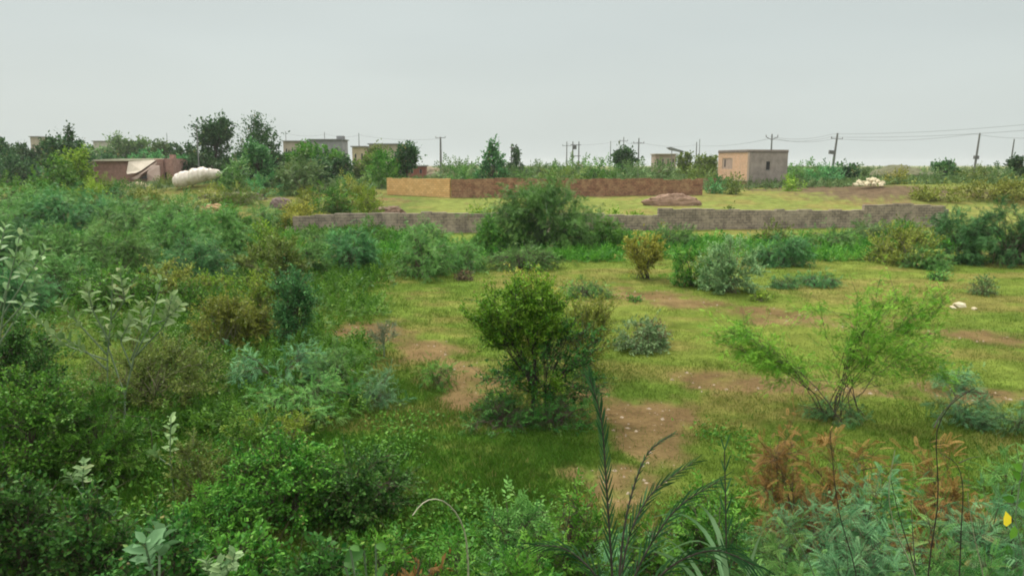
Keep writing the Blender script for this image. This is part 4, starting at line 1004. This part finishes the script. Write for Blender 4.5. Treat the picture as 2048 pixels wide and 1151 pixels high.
for (x0, x1, yt, Y_, c_, f_, lb) in [(215, 400, 985, 7.6, 'dark', 'leafy', 'dark leafy bush behind the young upright milkweed'),
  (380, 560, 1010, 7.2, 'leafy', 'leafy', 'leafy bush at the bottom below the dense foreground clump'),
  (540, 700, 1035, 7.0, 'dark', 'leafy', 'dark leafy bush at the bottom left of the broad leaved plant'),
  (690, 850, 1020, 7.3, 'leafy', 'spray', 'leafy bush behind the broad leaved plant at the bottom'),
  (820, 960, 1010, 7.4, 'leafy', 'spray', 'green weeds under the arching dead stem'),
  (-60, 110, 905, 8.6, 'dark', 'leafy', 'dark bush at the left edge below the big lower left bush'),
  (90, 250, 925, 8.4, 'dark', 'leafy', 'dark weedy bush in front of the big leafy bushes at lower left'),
  (430, 600, 800, 11.5, 'leafy', 'spray', 'green leafy bush behind the left part of the dense foreground clump'),
  (330, 470, 860, 10.5, 'olive', 'twig', 'olive weeds left of the dense foreground clump')]:
    plant('foreground_bush', f_, c_, x0, x1, yt, None, lb, 'bush', 'leafy bushes filling the lower left', Y=Y_, shape='mound', cov=1.0, lk=1.15)
# milkweeds: pale ovate leaves in opposite pairs up thick stems
def milkweed(label, root_p, stems, Ll, Y, name='milkweed', group='pale leaved milkweeds', col='pale'):
    """stems: list of px polylines at distance Y (+dy)"""
    rng = np.random.RandomState(len(label) * 7 + int(root_p.x * 10) % 97)
    o_ = foot(root_p)
    root = empty(name, o_); tag(root, label, 'plant', group)
    sp = []; pos = []; ax = []; up = []; sz = []
    roots = {max((st_[0] for st_ in stems), key=lambda p_: p_[1])} | {st_[0] for st_ in stems if st_[0][1] >= max(q_[0][1] for q_ in stems) - 15}
    for st in stems:
        dy = rng.uniform(-.35, .35)
        pts = [W(px, py, Y + dy * i / max(1, len(st) - 1)) - o_ for i, (px, py) in enumerate(st)]; own = len(pts)
        if len(pts) == 2: pts.insert(1, pts[0].lerp(pts[1], .5) + Vector((.03, 0, 0)))
        arr = np.array([list(p_) for p_ in pts]); tt = np.linspace(0, len(pts) - 1, 10)
        cur = np.stack([np.interp(tt, np.arange(len(pts)), arr[:, k]) for k in range(3)], 1); 
        tail = pts[0] + o_; low_ = foot(tail, o_) - o_
        if st[0] in roots or tail.z - gz(tail.x, tail.y) < .4 or st is stems[0]:
            cur2 = np.concatenate([np.array([[*low_], [*(low_.lerp(pts[0], .5) + Vector((.02, 0, 0)))]]), cur]); roots.add(st[0])
        else: cur2 = np.concatenate([cur[:1], cur[:1], cur]) + np.array([[0, 0, -.001]] + [[0, 0, 0]] * 11) * 0
        sp.append(cur2)
        L_ = np.linalg.norm(cur[-1] - cur[0]); n = max(3, min(7, int(L_ / (Ll * .45))))
        for i in range(n):
            t_ = 1 - (i / n) * .6; q_ = np.array([np.interp(t_ * 9, np.arange(10), cur[:, k]) for k in range(3)])
            d_ = cur[-1] - cur[-3]; d_ = d_ / np.linalg.norm(d_)
            a0 = rng.uniform(0, 3.14) if i == 0 else (i % 2) * 1.57 + rng.normal(0, .3)
            x_ = np.cross(d_, [0, .3, 1]); x_ /= np.linalg.norm(x_); y_ = np.cross(d_, x_)
            for s in (0, math.pi):
                l_ = math.cos(a0 + s) * x_ + math.sin(a0 + s) * y_
                a_ = l_ * 1.0 + d_ * (.8 - .3 * i / n) + rng.normal(size=3) * .16
                pos.append(q_); ax.append(a_); up.append(d_ * .9 - l_ * .5); sz.append(Ll * (.7 if i == 0 else rng.uniform(.8, 1.15)))
    link('stems', tubes('stems', np.array(sp), np.concatenate([[Ll * .085, Ll * .08], np.linspace(Ll * .075, Ll * .04, 10)])[None].repeat(len(sp), 0), 6), BARKG, root)
    pos, ax, up, sz = map(np.array, (pos, ax, up, sz))
    link('leaves', scatter('leaves', 'ovate', pos, ax, up, sz, np.clip(rng.normal(.55, .2, len(pos)), 0, .9)), LMat(col), root)
mr0 = P(215, 835)
milkweed('tall milkweed with large pale leaves spreading over the left foreground', W(230, 800, 13.2), [
 [(215, 800), (215, 710), (222, 640), (225, 560)], [(222, 640), (250, 600), (240, 545)], [(215, 710), (160, 650), (120, 605)], [(215, 720), (130, 690), (60, 625)], [(222, 690), (185, 620), (175, 575)],
 [(250, 790), (268, 715), (300, 650), (322, 560)], [(268, 715), (330, 650), (345, 590)], [(262, 720), (285, 660), (280, 610)], [(215, 740), (170, 700), (110, 665)], [(250, 790), (215, 690), (200, 640)], [(265, 740), (240, 680), (262, 640)], [(300, 650), (330, 640), (360, 610)]], .205, 13.2)
milkweed('grey leaved milkweed at the left edge with upcurled pale leaves', W(-10, 740, 11.6), [[(-10, 740), (10, 600), (40, 470)], [(0, 640), (50, 560), (90, 500)], [(-10, 600), (-5, 520), (10, 455)], [(0, 660), (45, 610), (75, 560)], [(0, 620), (25, 540), (60, 510)], [(-10, 700), (30, 640), (60, 600)]], .20, 11.6, col='minty')
milkweed('small milkweed sprig with cream leaves right of the lower left bush', W(345, 960, 10.6), [[(345, 960), (340, 900), (342, 835)], [(342, 930), (318, 915), (308, 900)]], .15, 10.6)
milkweed('dull milkweed sprig in front of the lower left bush', W(168, 1000, 9.8), [[(168, 1000), (165, 960), (168, 925)], [(166, 990), (150, 970), (140, 950)]], .14, 9.8, col='minty')
milkweed('young milkweed with upright grey green leaves near the bottom left', W(318, 1190, 6.6), [[(318, 1190), (319, 1110), (322, 1060)], [(318, 1190), (300, 1130), (290, 1085)]], .2, 6.6, col='greyleaf')
milkweed('low pale milkweed at the bottom edge right of the young one', W(430, 1180, 6.6), [[(430, 1180), (420, 1150), (412, 1120)], [(430, 1180), (460, 1140), (470, 1105)], [(430, 1180), (445, 1150), (440, 1125)]], .12, 6.6, col='minty')
# broad lobed castor leaf plant, bottom
def castor():
    o_ = foot(W(740, 1230, 6.0)); root = empty('broad_leaved_plant', o_); tag(root, 'plant with broad rounded green leaves at the bottom edge left of centre', 'plant')
    rng = np.random.RandomState(4); pos = []; ax = []; up = []; sz = []; sp = []
    for px, py, r_ in [(728, 1100, .26), (770, 1128, .19), (688, 1122, .19), (715, 1145, .2), (752, 1088, .15), (700, 1092, .14)]:
        c = np.array(W(px, py, 5.9 + rng.uniform(-.15, .2)) - o_); a_ = rng.uniform(0, 6.28)
        pos.append(c); ax.append([math.cos(a_), -.5, -.15 + .5 * math.sin(a_)]); up.append([rng.uniform(-.8, .8), -.2, .9]); sz.append(r_ * .7)
        sp.append([[0, 0, 0], [c[0] * .6, c[1] + .05, c[2] * .5], list(c)])
    v_, q_, a_ = TPL['ovate']; v2 = v_.copy(); v2[:, 1] *= 1.35; TPL['round'] = (v2, q_, a_)
    link('leaves', scatter('leaves', 'round', np.array(pos), np.array(ax), np.array(up), np.array(sz), rng.uniform(.2, .8, len(pos))), LMat('broad'), root)
    link('stems', tubes('stems', np.array(sp), np.full((len(sp), 3), .009), 5), BARKG, root)
castor()

# ---- bottom centre and right
GC = 'foreground scrub on the bank'
def low(x0, x1, yt, Y, col, label, form='fine', **kw):
    return plant('low_scrub', form, col, x0, x1, yt, None, label, 'shrub', GC, Y=Y, shape=kw.pop('shape', 'mound'), **kw)
low(930, 1120, 960, 8.0, 'mesq', 'low green scrub at the bottom, left of the palm fronds', 'spray')
low(1060, 1230, 975, 7.4, 'leafy', 'leafy scrub around the base of the palm fronds', 'spray')
low(980, 1130, 1050, 6.6, 'leafy', 'leafy scrub at the bottom edge just right of the arching stem', 'spray')
low(1230, 1380, 1010, 6.8, 'leafy', 'vine like leafy scrub among the palm fronds', 'leafy', cov=.7)
low(1330, 1470, 925, 7.6, 'leafy', 'rounded scrub mound behind the palm fronds', 'spray')
low(1400, 1500, 985, 7.0, 'dark', 'dark scrub behind the tall palm spike', 'spray')
low(840, 960, 1060, 6.8, 'leafy', 'green weeds at the bottom edge left of the arching stem', 'spray')
low(1480, 1640, 985, 7.6, 'mesq', 'feathery scrub just right of the palm spike')
low(1560, 1730, 935, 8.0, 'bluish', 'blue green feathery scrub in front of the rust coloured brush')
low(1700, 1850, 900, 8.2, 'bluish', 'blue green feathery scrub behind the pale curved stems')
low(1500, 1680, 1040, 6.4, 'mesq', 'feathery scrub at the bottom edge right of centre')
low(1640, 1820, 1010, 6.4, 'bluish', 'pale feathery scrub at the bottom around the curved stems')
low(1790, 1960, 980, 6.8, 'mesq', 'feathery scrub at the bottom right between the bare stems')
low(1900, 2090, 900, 7.6, 'bluish', 'tall feathery scrub against the right edge')
low(1880, 2080, 1040, 5.8, 'dark', 'dark scrub in the bottom right corner')
low(1960, 2110, 830, 9.0, 'mesq', 'green feathery scrub higher up the right edge')
for (x0, x1, yt, Y, lb) in [(1525, 1650, 800, 9.6, 'drooping rust brown dry brush, leftmost of the three rusty clumps'), (1620, 1760, 805, 9.3, 'dense rust orange dry brush, middle one of the three rusty clumps'), (1820, 1975, 850, 8.9, 'rust brown dry brush among bare stems, rightmost rusty clump')]:
    plant('dry_brush', 'fine', 'rust', x0, x1, yt, None, lb, 'dry brush', 'rust coloured dry brush', Y=Y, shape='mound', cov=1.3, protr=1.0)
plant('dry_brush', 'wispy', 'rust', 770, 900, 1075, None, 'reddish brown dry weeds at the bottom edge left of the arching stem', 'dry brush', 'rust coloured dry brush', Y=6.6, shape='mound', cov=.6)
plant('dry_brush', 'wispy', 'rust', 1130, 1165, 965, None, 'single small orange dry shoot left of the tall palm frond', 'dry brush', 'rust coloured dry brush', Y=8.0, shape='cone', cov=.8)

# palm fronds
def frond_geo(pts, n, ll, droop, rng, side='both'):
    arr = np.array([list(p_) for p_ in pts]); K = 24; tt = np.linspace(0, len(pts) - 1, K)
    # smooth by quadratic through interpolation
    cur = np.stack([np.interp(tt, np.arange(len(pts)), arr[:, k]) for k in range(3)], 1)
    for _ in range(6): cur[1:-1] = (cur[:-2] + 2 * cur[1:-1] + cur[2:]) / 4
    Vv = []; Fq = []; ti = []
    for i in range(n):
        t_ = .36 + .64 * i / (n - 1); q_ = np.array([np.interp(t_ * (K - 1), np.arange(K), cur[:, k]) for k in range(3)])
        j = min(K - 2, int(t_ * (K - 1))); d_ = cur[j + 1] - cur[j]; d_ /= np.linalg.norm(d_)
        for s in (-1, 1):
            if side == 'right' and s < 0 and rng.rand() < .45: continue
            lat = np.cross(d_, [0, -1, .25]); lat = lat / np.linalg.norm(lat) * s
            l = ll * (1 - .55 * t_) * rng.uniform(.8, 1.1) * (1 if t_ > .3 else .7)
            a_ = d_ * (1.15 + .4 * t_) + lat * .42 + np.array([0, rng.uniform(-.35, .1), 0]); a_ /= np.linalg.norm(a_)
            wv = np.cross(a_, [rng.normal(0, .3), 1, .2]); wv /= np.linalg.norm(wv); wd = l * .022 + .0025
            k0 = len(Vv)
            m1 = q_ + a_ * l * .35; m2 = q_ + a_ * l * .72 + np.array([0, 0, -droop * l * .18]); e_ = q_ + a_ * l + np.array([0, 0, -droop * l * .5])
            Vv += [q_ - wv * wd * .5, q_ + wv * wd * .5, m1 + wv * wd, m1 - wv * wd, m2 + wv * wd * .8, m2 - wv * wd * .8, e_ + wv * .001, e_ - wv * .001]
            Fq += [[k0, k0 + 1, k0 + 2, k0 + 3], [k0 + 3, k0 + 2, k0 + 4, k0 + 5], [k0 + 5, k0 + 4, k0 + 6, k0 + 7]]; ti += [rng.uniform(.1, .85)] * 8
    return cur, np.array(Vv), np.array(Fq), np.array(ti)
def palm():
    Y = 4.6; o_ = foot(W(1230, 1300, Y)); root = empty('young_date_palm', o_)
    tag(root, 'young date palm with one tall upright frond and others arching right at the bottom', 'palm')
    rng = np.random.RandomState(8)
    fr = [([(1230, 1250), (1222, 1100), (1210, 930), (1205, 830), (1178, 752)], 30, .21, .0, 0),
          ([(1232, 1250), (1250, 1080), (1300, 980), (1385, 925)], 20, .24, .1, .5),
          ([(1232, 1250), (1280, 1120), (1350, 1010), (1440, 960)], 18, .26, .35, .2),
          ([(1235, 1260), (1330, 1130), (1430, 1090), (1510, 1130)], 18, .34, .9, -.2),
          ([(1232, 1250), (1246, 1040), (1290, 900), (1345, 868)], 22, .09, .2, .2),
          ([(1225, 1260), (1200, 1150), (1130, 1090), (1070, 1090)], 14, .28, .4, .2),
          ([(1455, 1300), (1453, 1100), (1449, 900)], 10, .26, .1, .0)]
    for i, (pp_, n, ll, dr, dy) in enumerate(fr):
        pts = [W(px, py, Y + dy * k / (len(pp_) - 1)) - o_ for k, (px, py) in enumerate(pp_)]; pts.insert(0, (pts[0] + o_ - o_) * .25)
        cur, Vv, Fq, ti = frond_geo(pts, n, ll, dr, rng)
        lf = link('frond', npmesh('frond', Vv, Fq, 4, ti), LMat('palm'), root)
        link('midrib', tubes('midrib', cur[None], np.linspace(.011, .003, len(cur))[None], 5), BARKD, lf)
palm()
# long strap leaves bending over
def strap():
    Y = 4.8; o_ = foot(W(1460, 1300, Y)); root = empty('strap_leaved_reed', o_); tag(root, 'reed with long pale strap leaves bent over, between the palm and the right scrub', 'reed')
    L_ = [[(1460, 1250), (1440, 1090), (1370, 1015), (1300, 1035)], [(1470, 1250), (1450, 1120), (1400, 1065), (1320, 1110)], [(1450, 1260), (1400, 1140), (1350, 1080), (1290, 1060)], [(1480, 1250), (1500, 1120), (1530, 1040), (1560, 1050)], [(1440, 1260), (1380, 1120), (1290, 1095), (1230, 1090)], [(1465, 1250), (1445, 1060), (1400, 1000), (1350, 1000)]]
    for k, l_ in enumerate(L_):
        arr = np.array([list(W(px, py, Y + .25 * i - .2 * (k % 3)) - o_) for i, (px, py) in enumerate(l_)]); arr = np.concatenate([arr[:1] * .2, arr])
        tt = np.linspace(0, len(l_), 16); cur = np.stack([np.interp(tt, np.arange(len(l_) + 1), arr[:, c]) for c in range(3)], 1)
        for _ in range(4): cur[1:-1] = (cur[:-2] + 2 * cur[1:-1] + cur[2:]) / 4
        wd = .016 * np.sin(np.linspace(.6, 3.1, 16)) + .001
        d_ = np.gradient(cur, axis=0); sd_ = nrm(np.cross(d_, [0, 1, .3]))
        Vv = np.concatenate([cur + sd_ * wd[:, None], cur - sd_ * wd[:, None]]); f = np.array([[i, i + 1, i + 17, i + 16] for i in range(15)])
        link('leaf', npmesh('leaf', Vv, f, 4, np.full(32, .75)), LMat('greyleaf'), root)
strap()
# bare stems at the right and the arching dead stem
def stems(name, lines, Y, mat, label, r=.006, cat='stem', group='bare stems in the right foreground'):
    o_ = foot(W(*lines[0][0], Y)); root = empty(name, o_); tag(root, label, cat, group)
    for k, l_ in enumerate(lines):
        arr = np.array([list(W(px, py, Y + .12 * i * (1 if k % 2 else -1)) - o_) for i, (px, py) in enumerate(l_)])
        if k == 0: arr = np.concatenate([np.zeros((1, 3)), arr])
        tt = np.linspace(0, len(arr) - 1, 16); cur = np.stack([np.interp(tt, np.arange(len(arr)), arr[:, c]) for c in range(3)], 1)
        for _ in range(2): cur[1:-1] = (cur[:-2] + 2 * cur[1:-1] + cur[2:]) / 4
        link('stem' if k == 0 else 'side_stem', tubes('stem', cur[None], np.linspace(r, r * .35, 16)[None] * (1 if k == 0 else .7), 6), mat, root)
stems('bare_shrub', [[(1840, 1260), (1838, 1150), (1795, 1080), (1780, 1020), (1775, 975), (1790, 900)]], 5.0, BARKP, 'pale curved bare stem, thickest of the right foreground stems')
stems('bare_shrub', [[(1850, 1260), (1855, 1150), (1865, 1060), (1882, 1010), (1872, 900), (1868, 855), (1900, 800), (1950, 775)], [(1868, 855), (1880, 830), (1925, 780), (2000, 790)]], 5.1, BARKD, 'dark crooked stem forking at its top, tallest at the right')
stems('bare_shrub', [[(1985, 1260), (1965, 1140), (1945, 1060), (1935, 985)]], 5.2, BARKP, 'pale straight stem between the crooked stem and the yellow leaf')
stems('bare_shrub', [[(1845, 1260), (1830, 1130), (1800, 1040), (1782, 960)], [(1830, 1130), (1825, 1060), (1822, 1000)]], 5.3, BARKD, 'dark forked stem beside the pale curved stem')
stems('bare_shrub', [[(1720, 1260), (1715, 1140), (1680, 1040), (1668, 960), (1660, 860)]], 5.6, BARKD, 'thin dark upright stem in front of the middle rusty clump')
stems('bare_shrub', [[(1660, 1260), (1625, 1130), (1570, 1040), (1535, 980)]], 5.4, BARKG, 'thin grey stem slanting to the left below the rusty brush')
stems('bare_shrub', [[(1920, 1150), (1922, 1050), (1928, 980), (1918, 925), (1880, 905)], [(1918, 925), (1940, 915), (1960, 912)]], 5.6, BARKD, 'dark stem ending in a small T shaped fork')
stems('arching_twig', [[(938, 1200), (936, 1090), (928, 1050), (905, 1010), (875, 993), (845, 1000), (825, 1030)]], 6.0, BARKP, 'thin pale dead stem arching over at the bottom centre', .009, group=None)
for (pts_, lb) in [([(700, 1220), (680, 1130), (660, 1060)], 'thin dead twig sticking up at the bottom edge, left of the broad leaves'), ([(300, 835), (250, 830), (200, 780)], 'dead brown branch lying below the tall milkweed')]:
    stems('dead_branch', [pts_], 7.4 if pts_[0][0] > 500 else 13.0, BARK, lb, .01, group=None, cat='branch')
# leafy branch with a yellow leaf at the right edge
def yl():
    Y = 4.4; o_ = foot(W(2050, 1120, Y)); root = empty('yellow_leaved_sprig', o_); tag(root, 'leafy sprig at the right edge bearing one bright yellow leaf', 'sprig')
    link('stem', tubes('stem', np.array([[[0, 0, 0]] + [list(W(px, py, Y) - o_) for px, py in [(2050, 1120), (2030, 1040), (2040, 960), (2050, 920)]]]), np.full((1, 5), .004), 5), BARKG, root)
    pos = []; ax = []
    for px, py, a_, b_ in [(2030, 1000, -1, .3), (2036, 975, .8, .6), (2040, 960, -.7, .8), (2034, 1010, 1, .1), (2045, 940, -.8, .5), (2030, 1050, -.3, -1)]:
        pos.append(list(W(px, py, Y) - o_)); ax.append([a_, -.2, b_])
    n = len(pos); me = scatter('leaves', 'ovate', np.array(pos), np.array(ax), np.tile([0, -1., .4], (n, 1)), np.full(n, .09), np.linspace(.3, .8, n)); link('leaves', me, LMat('leafy'), root)
    ym = leaf_mat('leaf_yellow', (.75, .50, .03), (.9, .65, .05))
    me = scatter('yellow_leaf', 'ovate', np.array([list(W(2013, 1052, Y) - o_)]), np.array([[-.15, -.1, 1]]), np.array([[0, -1., .2]]), np.array([.10]), np.array([.6])); link('yellow_leaf', me, ym, root)
yl()

# ------------------------------------------------------------------ grass and low weeds (uncountable)
def view_pts(n, r0, r1, seed, power=1.0, half=40):
    rng = np.random.RandomState(seed)
    a = np.radians(rng.uniform(-half, half, n)); u = rng.rand(n)
    r_ = r0 * (r1 / r0) ** (u ** power)
    return r_ * np.sin(a), r_ * np.cos(a), rng
x, y, rng = view_pts(210000, 5.5, 46, 3)
dn = dirt_f(x, y); keep = rng.rand(len(x)) > sstep(.40, .78, dn) * .9
x, y = x[keep], y[keep]; n = len(x)
lu = lush_f(x, y); cl = fbm(x * .8, y * .8, 71, 3)
keep = rng.rand(n) < (.35 + .9 * cl); x, y, lu, cl = x[keep], y[keep], lu[keep], cl[keep]; n = len(x)
hgt = (.03 + .055 * lu + .05 * np.clip(cl - .5, 0, 1)) * rng.uniform(.6, 1.5, n) * (1 + y / 60)
V0 = np.stack([x, y, gz(x, y) - .005], 1)
k3 = 3
ax = rng.normal(size=(n * k3, 3)) * [.55, .55, 0] + [0, 0, 1]; rep = np.repeat(V0, k3, 0) + rng.normal(size=(n * k3, 3)) * [.035, .035, 0] * (1 + np.repeat(y, k3)[:, None] / 15)
up = rng.normal(size=(n * k3, 3)) * [1, 1, .1]
TPL['gblade'] = tpl_kite(.14)
me = scatter('grass', 'gblade', rep, ax, up, np.repeat(hgt, k3), np.zeros(n * k3))
gc, _ = ground_col(rep[:, 0], rep[:, 1])
# blades carry the turf's own species colour where they grow
lu3 = lush_f(rep[:, 0], rep[:, 1])[:, None]
bc = (np.array([.16, .225, .035]) * (1 - lu3) + np.array([.060, .165, .016]) * lu3) * rng.uniform(.7, 1.3, (n * k3, 1)) * (1 + rng.normal(0, .1, (n * k3, 3)))
bc = np.clip(bc * .6 + gc * .4, 0, 1)
ca = me.color_attributes.new('soilcol', 'FLOAT_COLOR', 'POINT')
ca.data.foreach_set('color', np.concatenate([np.repeat(bc, 4, 0), np.ones((n * k3 * 4, 1))], 1).astype(np.float32).ravel())
m, t, b, o = new_mat('grass_blades')
vc = t.nodes.new('ShaderNodeVertexColor'); vc.layer_name = 'soilcol'; t.links.new(vc.outputs[0], b.inputs['Base Color']); b.inputs['Roughness'].default_value = .7; b.inputs['Specular IOR Level'].default_value = .06
tr = t.nodes.new('ShaderNodeBsdfTranslucent'); t.links.new(vc.outputs[0], tr.inputs[0]); mi = t.nodes.new('ShaderNodeMixShader'); mi.inputs[0].default_value = .3
t.links.new(b.outputs[0], mi.inputs[1]); t.links.new(tr.outputs[0], mi.inputs[2]); t.links.new(mi.outputs[0], o.inputs[0])
gr = link('grass', me, m); tag(gr, 'short yellow green grass covering the field and the near bank', 'grass', kind='stuff')
# small stones lying on the worn soil
x, y, rng = view_pts(9000, 6.5, 40, 77)
kk = (dirt_f(x, y) > .55) & (rng.rand(len(x)) < .6); x, y = x[kk], y[kk]; n = len(x)
tv = np.array([[1, 0, 0], [0, 1, 0], [-1, 0, 0], [0, -1, 0], [0, 0, .8], [0, 0, -.4]]); tf = np.array([[0, 1, 4, 4], [1, 2, 4, 4], [2, 3, 4, 4], [3, 0, 4, 4]])[:, :3]
sz_ = (.008 + .03 * rng.rand(n) ** 3) * (1 + y / 40); an = rng.uniform(0, 6.28, n)
vx = tv[None] * sz_[:, None, None] * rng.uniform(.6, 1.4, (n, 6, 1))
Vs = np.stack([vx[..., 0] * np.cos(an)[:, None] - vx[..., 1] * np.sin(an)[:, None] + x[:, None], vx[..., 0] * np.sin(an)[:, None] + vx[..., 1] * np.cos(an)[:, None] + y[:, None], vx[..., 2] + gz(x, y)[:, None]], -1)
pb = link('pebbles', npmesh('pebbles', Vs.reshape(-1, 3), (tf[None] + (np.arange(n) * 6)[:, None, None]).reshape(-1, 3), 3), rock_mat('pebble_stone', (.16, .11, .07), (.42, .34, .24), 6)); tag(pb, 'small stones scattered over the worn brown earth', 'pebbles', kind='stuff')
# taller grass tufts
x, y, rng = view_pts(9000, 7, 45, 78)
kk = (fbm(x * .6, y * .6, 79, 3) + rng.uniform(-.12, .12, len(x)) > .60 + .16 * sstep(11, 20, y)); x, y = x[kk], y[kk]; n = len(x); nb = 9
cx = np.repeat(x, nb) + rng.normal(size=n * nb) * .025 * (1 + np.repeat(y, nb) / 20); cy = np.repeat(y, nb) + rng.normal(size=n * nb) * .025 * (1 + np.repeat(y, nb) / 20)
tt_ = scatter('grass_tufts', 'blade', np.stack([cx, cy, gz(cx, cy)], 1), rng.normal(size=(n * nb, 3)) * [.4, .4, 0] + [0, 0, 1], rng.normal(size=(n * nb, 3)), rng.uniform(.06, .17, n * nb), np.repeat(np.clip(rng.normal(.4, .25, n), 0, .92), nb))
tf_ = link('grass_tufts', tt_, LMat('grass')); tag(tf_, 'taller tufts of green and straw coloured grass dotted over the field', 'grass', kind='stuff')
# broadleaf weeds thick in the lush foreground and thicket floor
def weeds(name, n0, r0, r1, seed, test, tpl, col, L0, label, hmax, lk=.0):
    x, y, rng = view_pts(n0, r0, r1, seed)
    kk = test(x, y, rng); x, y = x[kk], y[kk]; n = len(x)
    nb = 9
    cx = np.repeat(x, nb) + rng.normal(size=n * nb) * .10 * (1 + np.repeat(y, nb) / 20); cy = np.repeat(y, nb) + rng.normal(size=n * nb) * .10 * (1 + np.repeat(y, nb) / 20)
    hh = np.repeat(rng.uniform(.2, 1, n), nb) * hmax
    pos = np.stack([cx, cy, gz(cx, cy) + rng.uniform(.0, 1, n * nb) * hh], 1)
    ax = rng.normal(size=pos.shape) + [0, 0, .4]; up = rng.normal(size=pos.shape) * .5 + [0, 0, 1]
    L_ = (L0 + lk * cy) * rng.uniform(.6, 1.3, n * nb)
    me = scatter(name, tpl, pos, ax, up, L_, np.clip(np.repeat(rng.normal(.45, .2, n), nb) + rng.normal(0, .1, n * nb), 0, .9))
    o = link(name, me, LMat(col)); tag(o, label, 'weeds', kind='stuff'); return o
pxf = lambda x, y: x / y * F + CX
weeds('leafy_weeds', 26000, 6.5, 15, 11, lambda x, y, r: (fbm(x * .5, y * .5, 81, 3) + r.uniform(-.15, .15, len(x)) > np.where(pxf(x, y) < 950, .52, .66)) & (dirt_f(x, y) < .55), 'kitew', 'leafy', .07, 'low leafy weeds scattered through the near grass', .22)
weeds('feathery_weeds', 6000, 6.0, 10, 12, lambda x, y, r: (pxf(x, y) > 1000) & (r.rand(len(x)) < .6 * sstep(10.0, 8.4, y)), 'finefeather', 'bluish', .22, 'low feathery weeds carpeting the near bank at the right', .3)
weeds('thicket_floor_weeds', 16000, 15, 60, 13, lambda x, y, r: (x < -3.2 - (y - 15) * .12) & (fbm(x * .2, y * .2, 91, 3) + r.uniform(-.1, .1, len(x)) > .46) & (dirt_f(x, y) < .6), 'spray', 'leafy', .12, 'green undergrowth between the shrubs of the left thicket', .35, .009)
weeds('wall_foot_weeds', 9000, 34, 60, 14, lambda x, y, r: (y > 40) & (y < 53) & (fbm(x * .25, y * .25, 95, 3) + r.uniform(-.1, .1, len(x)) > .46), 'spray', 'leafy', .14, 'green undergrowth along the foot of the long grey wall', .3, .008)
weeds('far_scrub', 16000, 100, 420, 15, lambda x, y, r: (fbm(x * .03, y * .03, 97, 3) + r.uniform(-.1, .1, len(x)) > .54), 'spray', 'mesqh', .3, 'low distant scrub fading towards the horizon', .7, .005)

# ------------------------------------------------------------------ haze
bm = bmesh.new(); box(bm, -3100, 3100, -3100, 3100, -3, 24)
me = bpy.data.meshes.new('haze'); bm.to_mesh(me); bm.free()
m = bpy.data.materials.new('haze'); m.use_nodes = True; t = m.node_tree; t.nodes.clear()
o = t.nodes.new('ShaderNodeOutputMaterial'); pv = t.nodes.new('ShaderNodeVolumePrincipled')
pv.inputs['Color'].default_value = (.96, .985, .98, 1); pv.inputs['Density'].default_value = .00022; pv.inputs['Anisotropy'].default_value = .2
t.links.new(pv.outputs[0], o.inputs['Volume'])
hz = link('haze', me, m); tag(hz, kind='stuff'); hz['label'] = 'thin pale haze in the air over the field'; hz['category'] = 'haze'
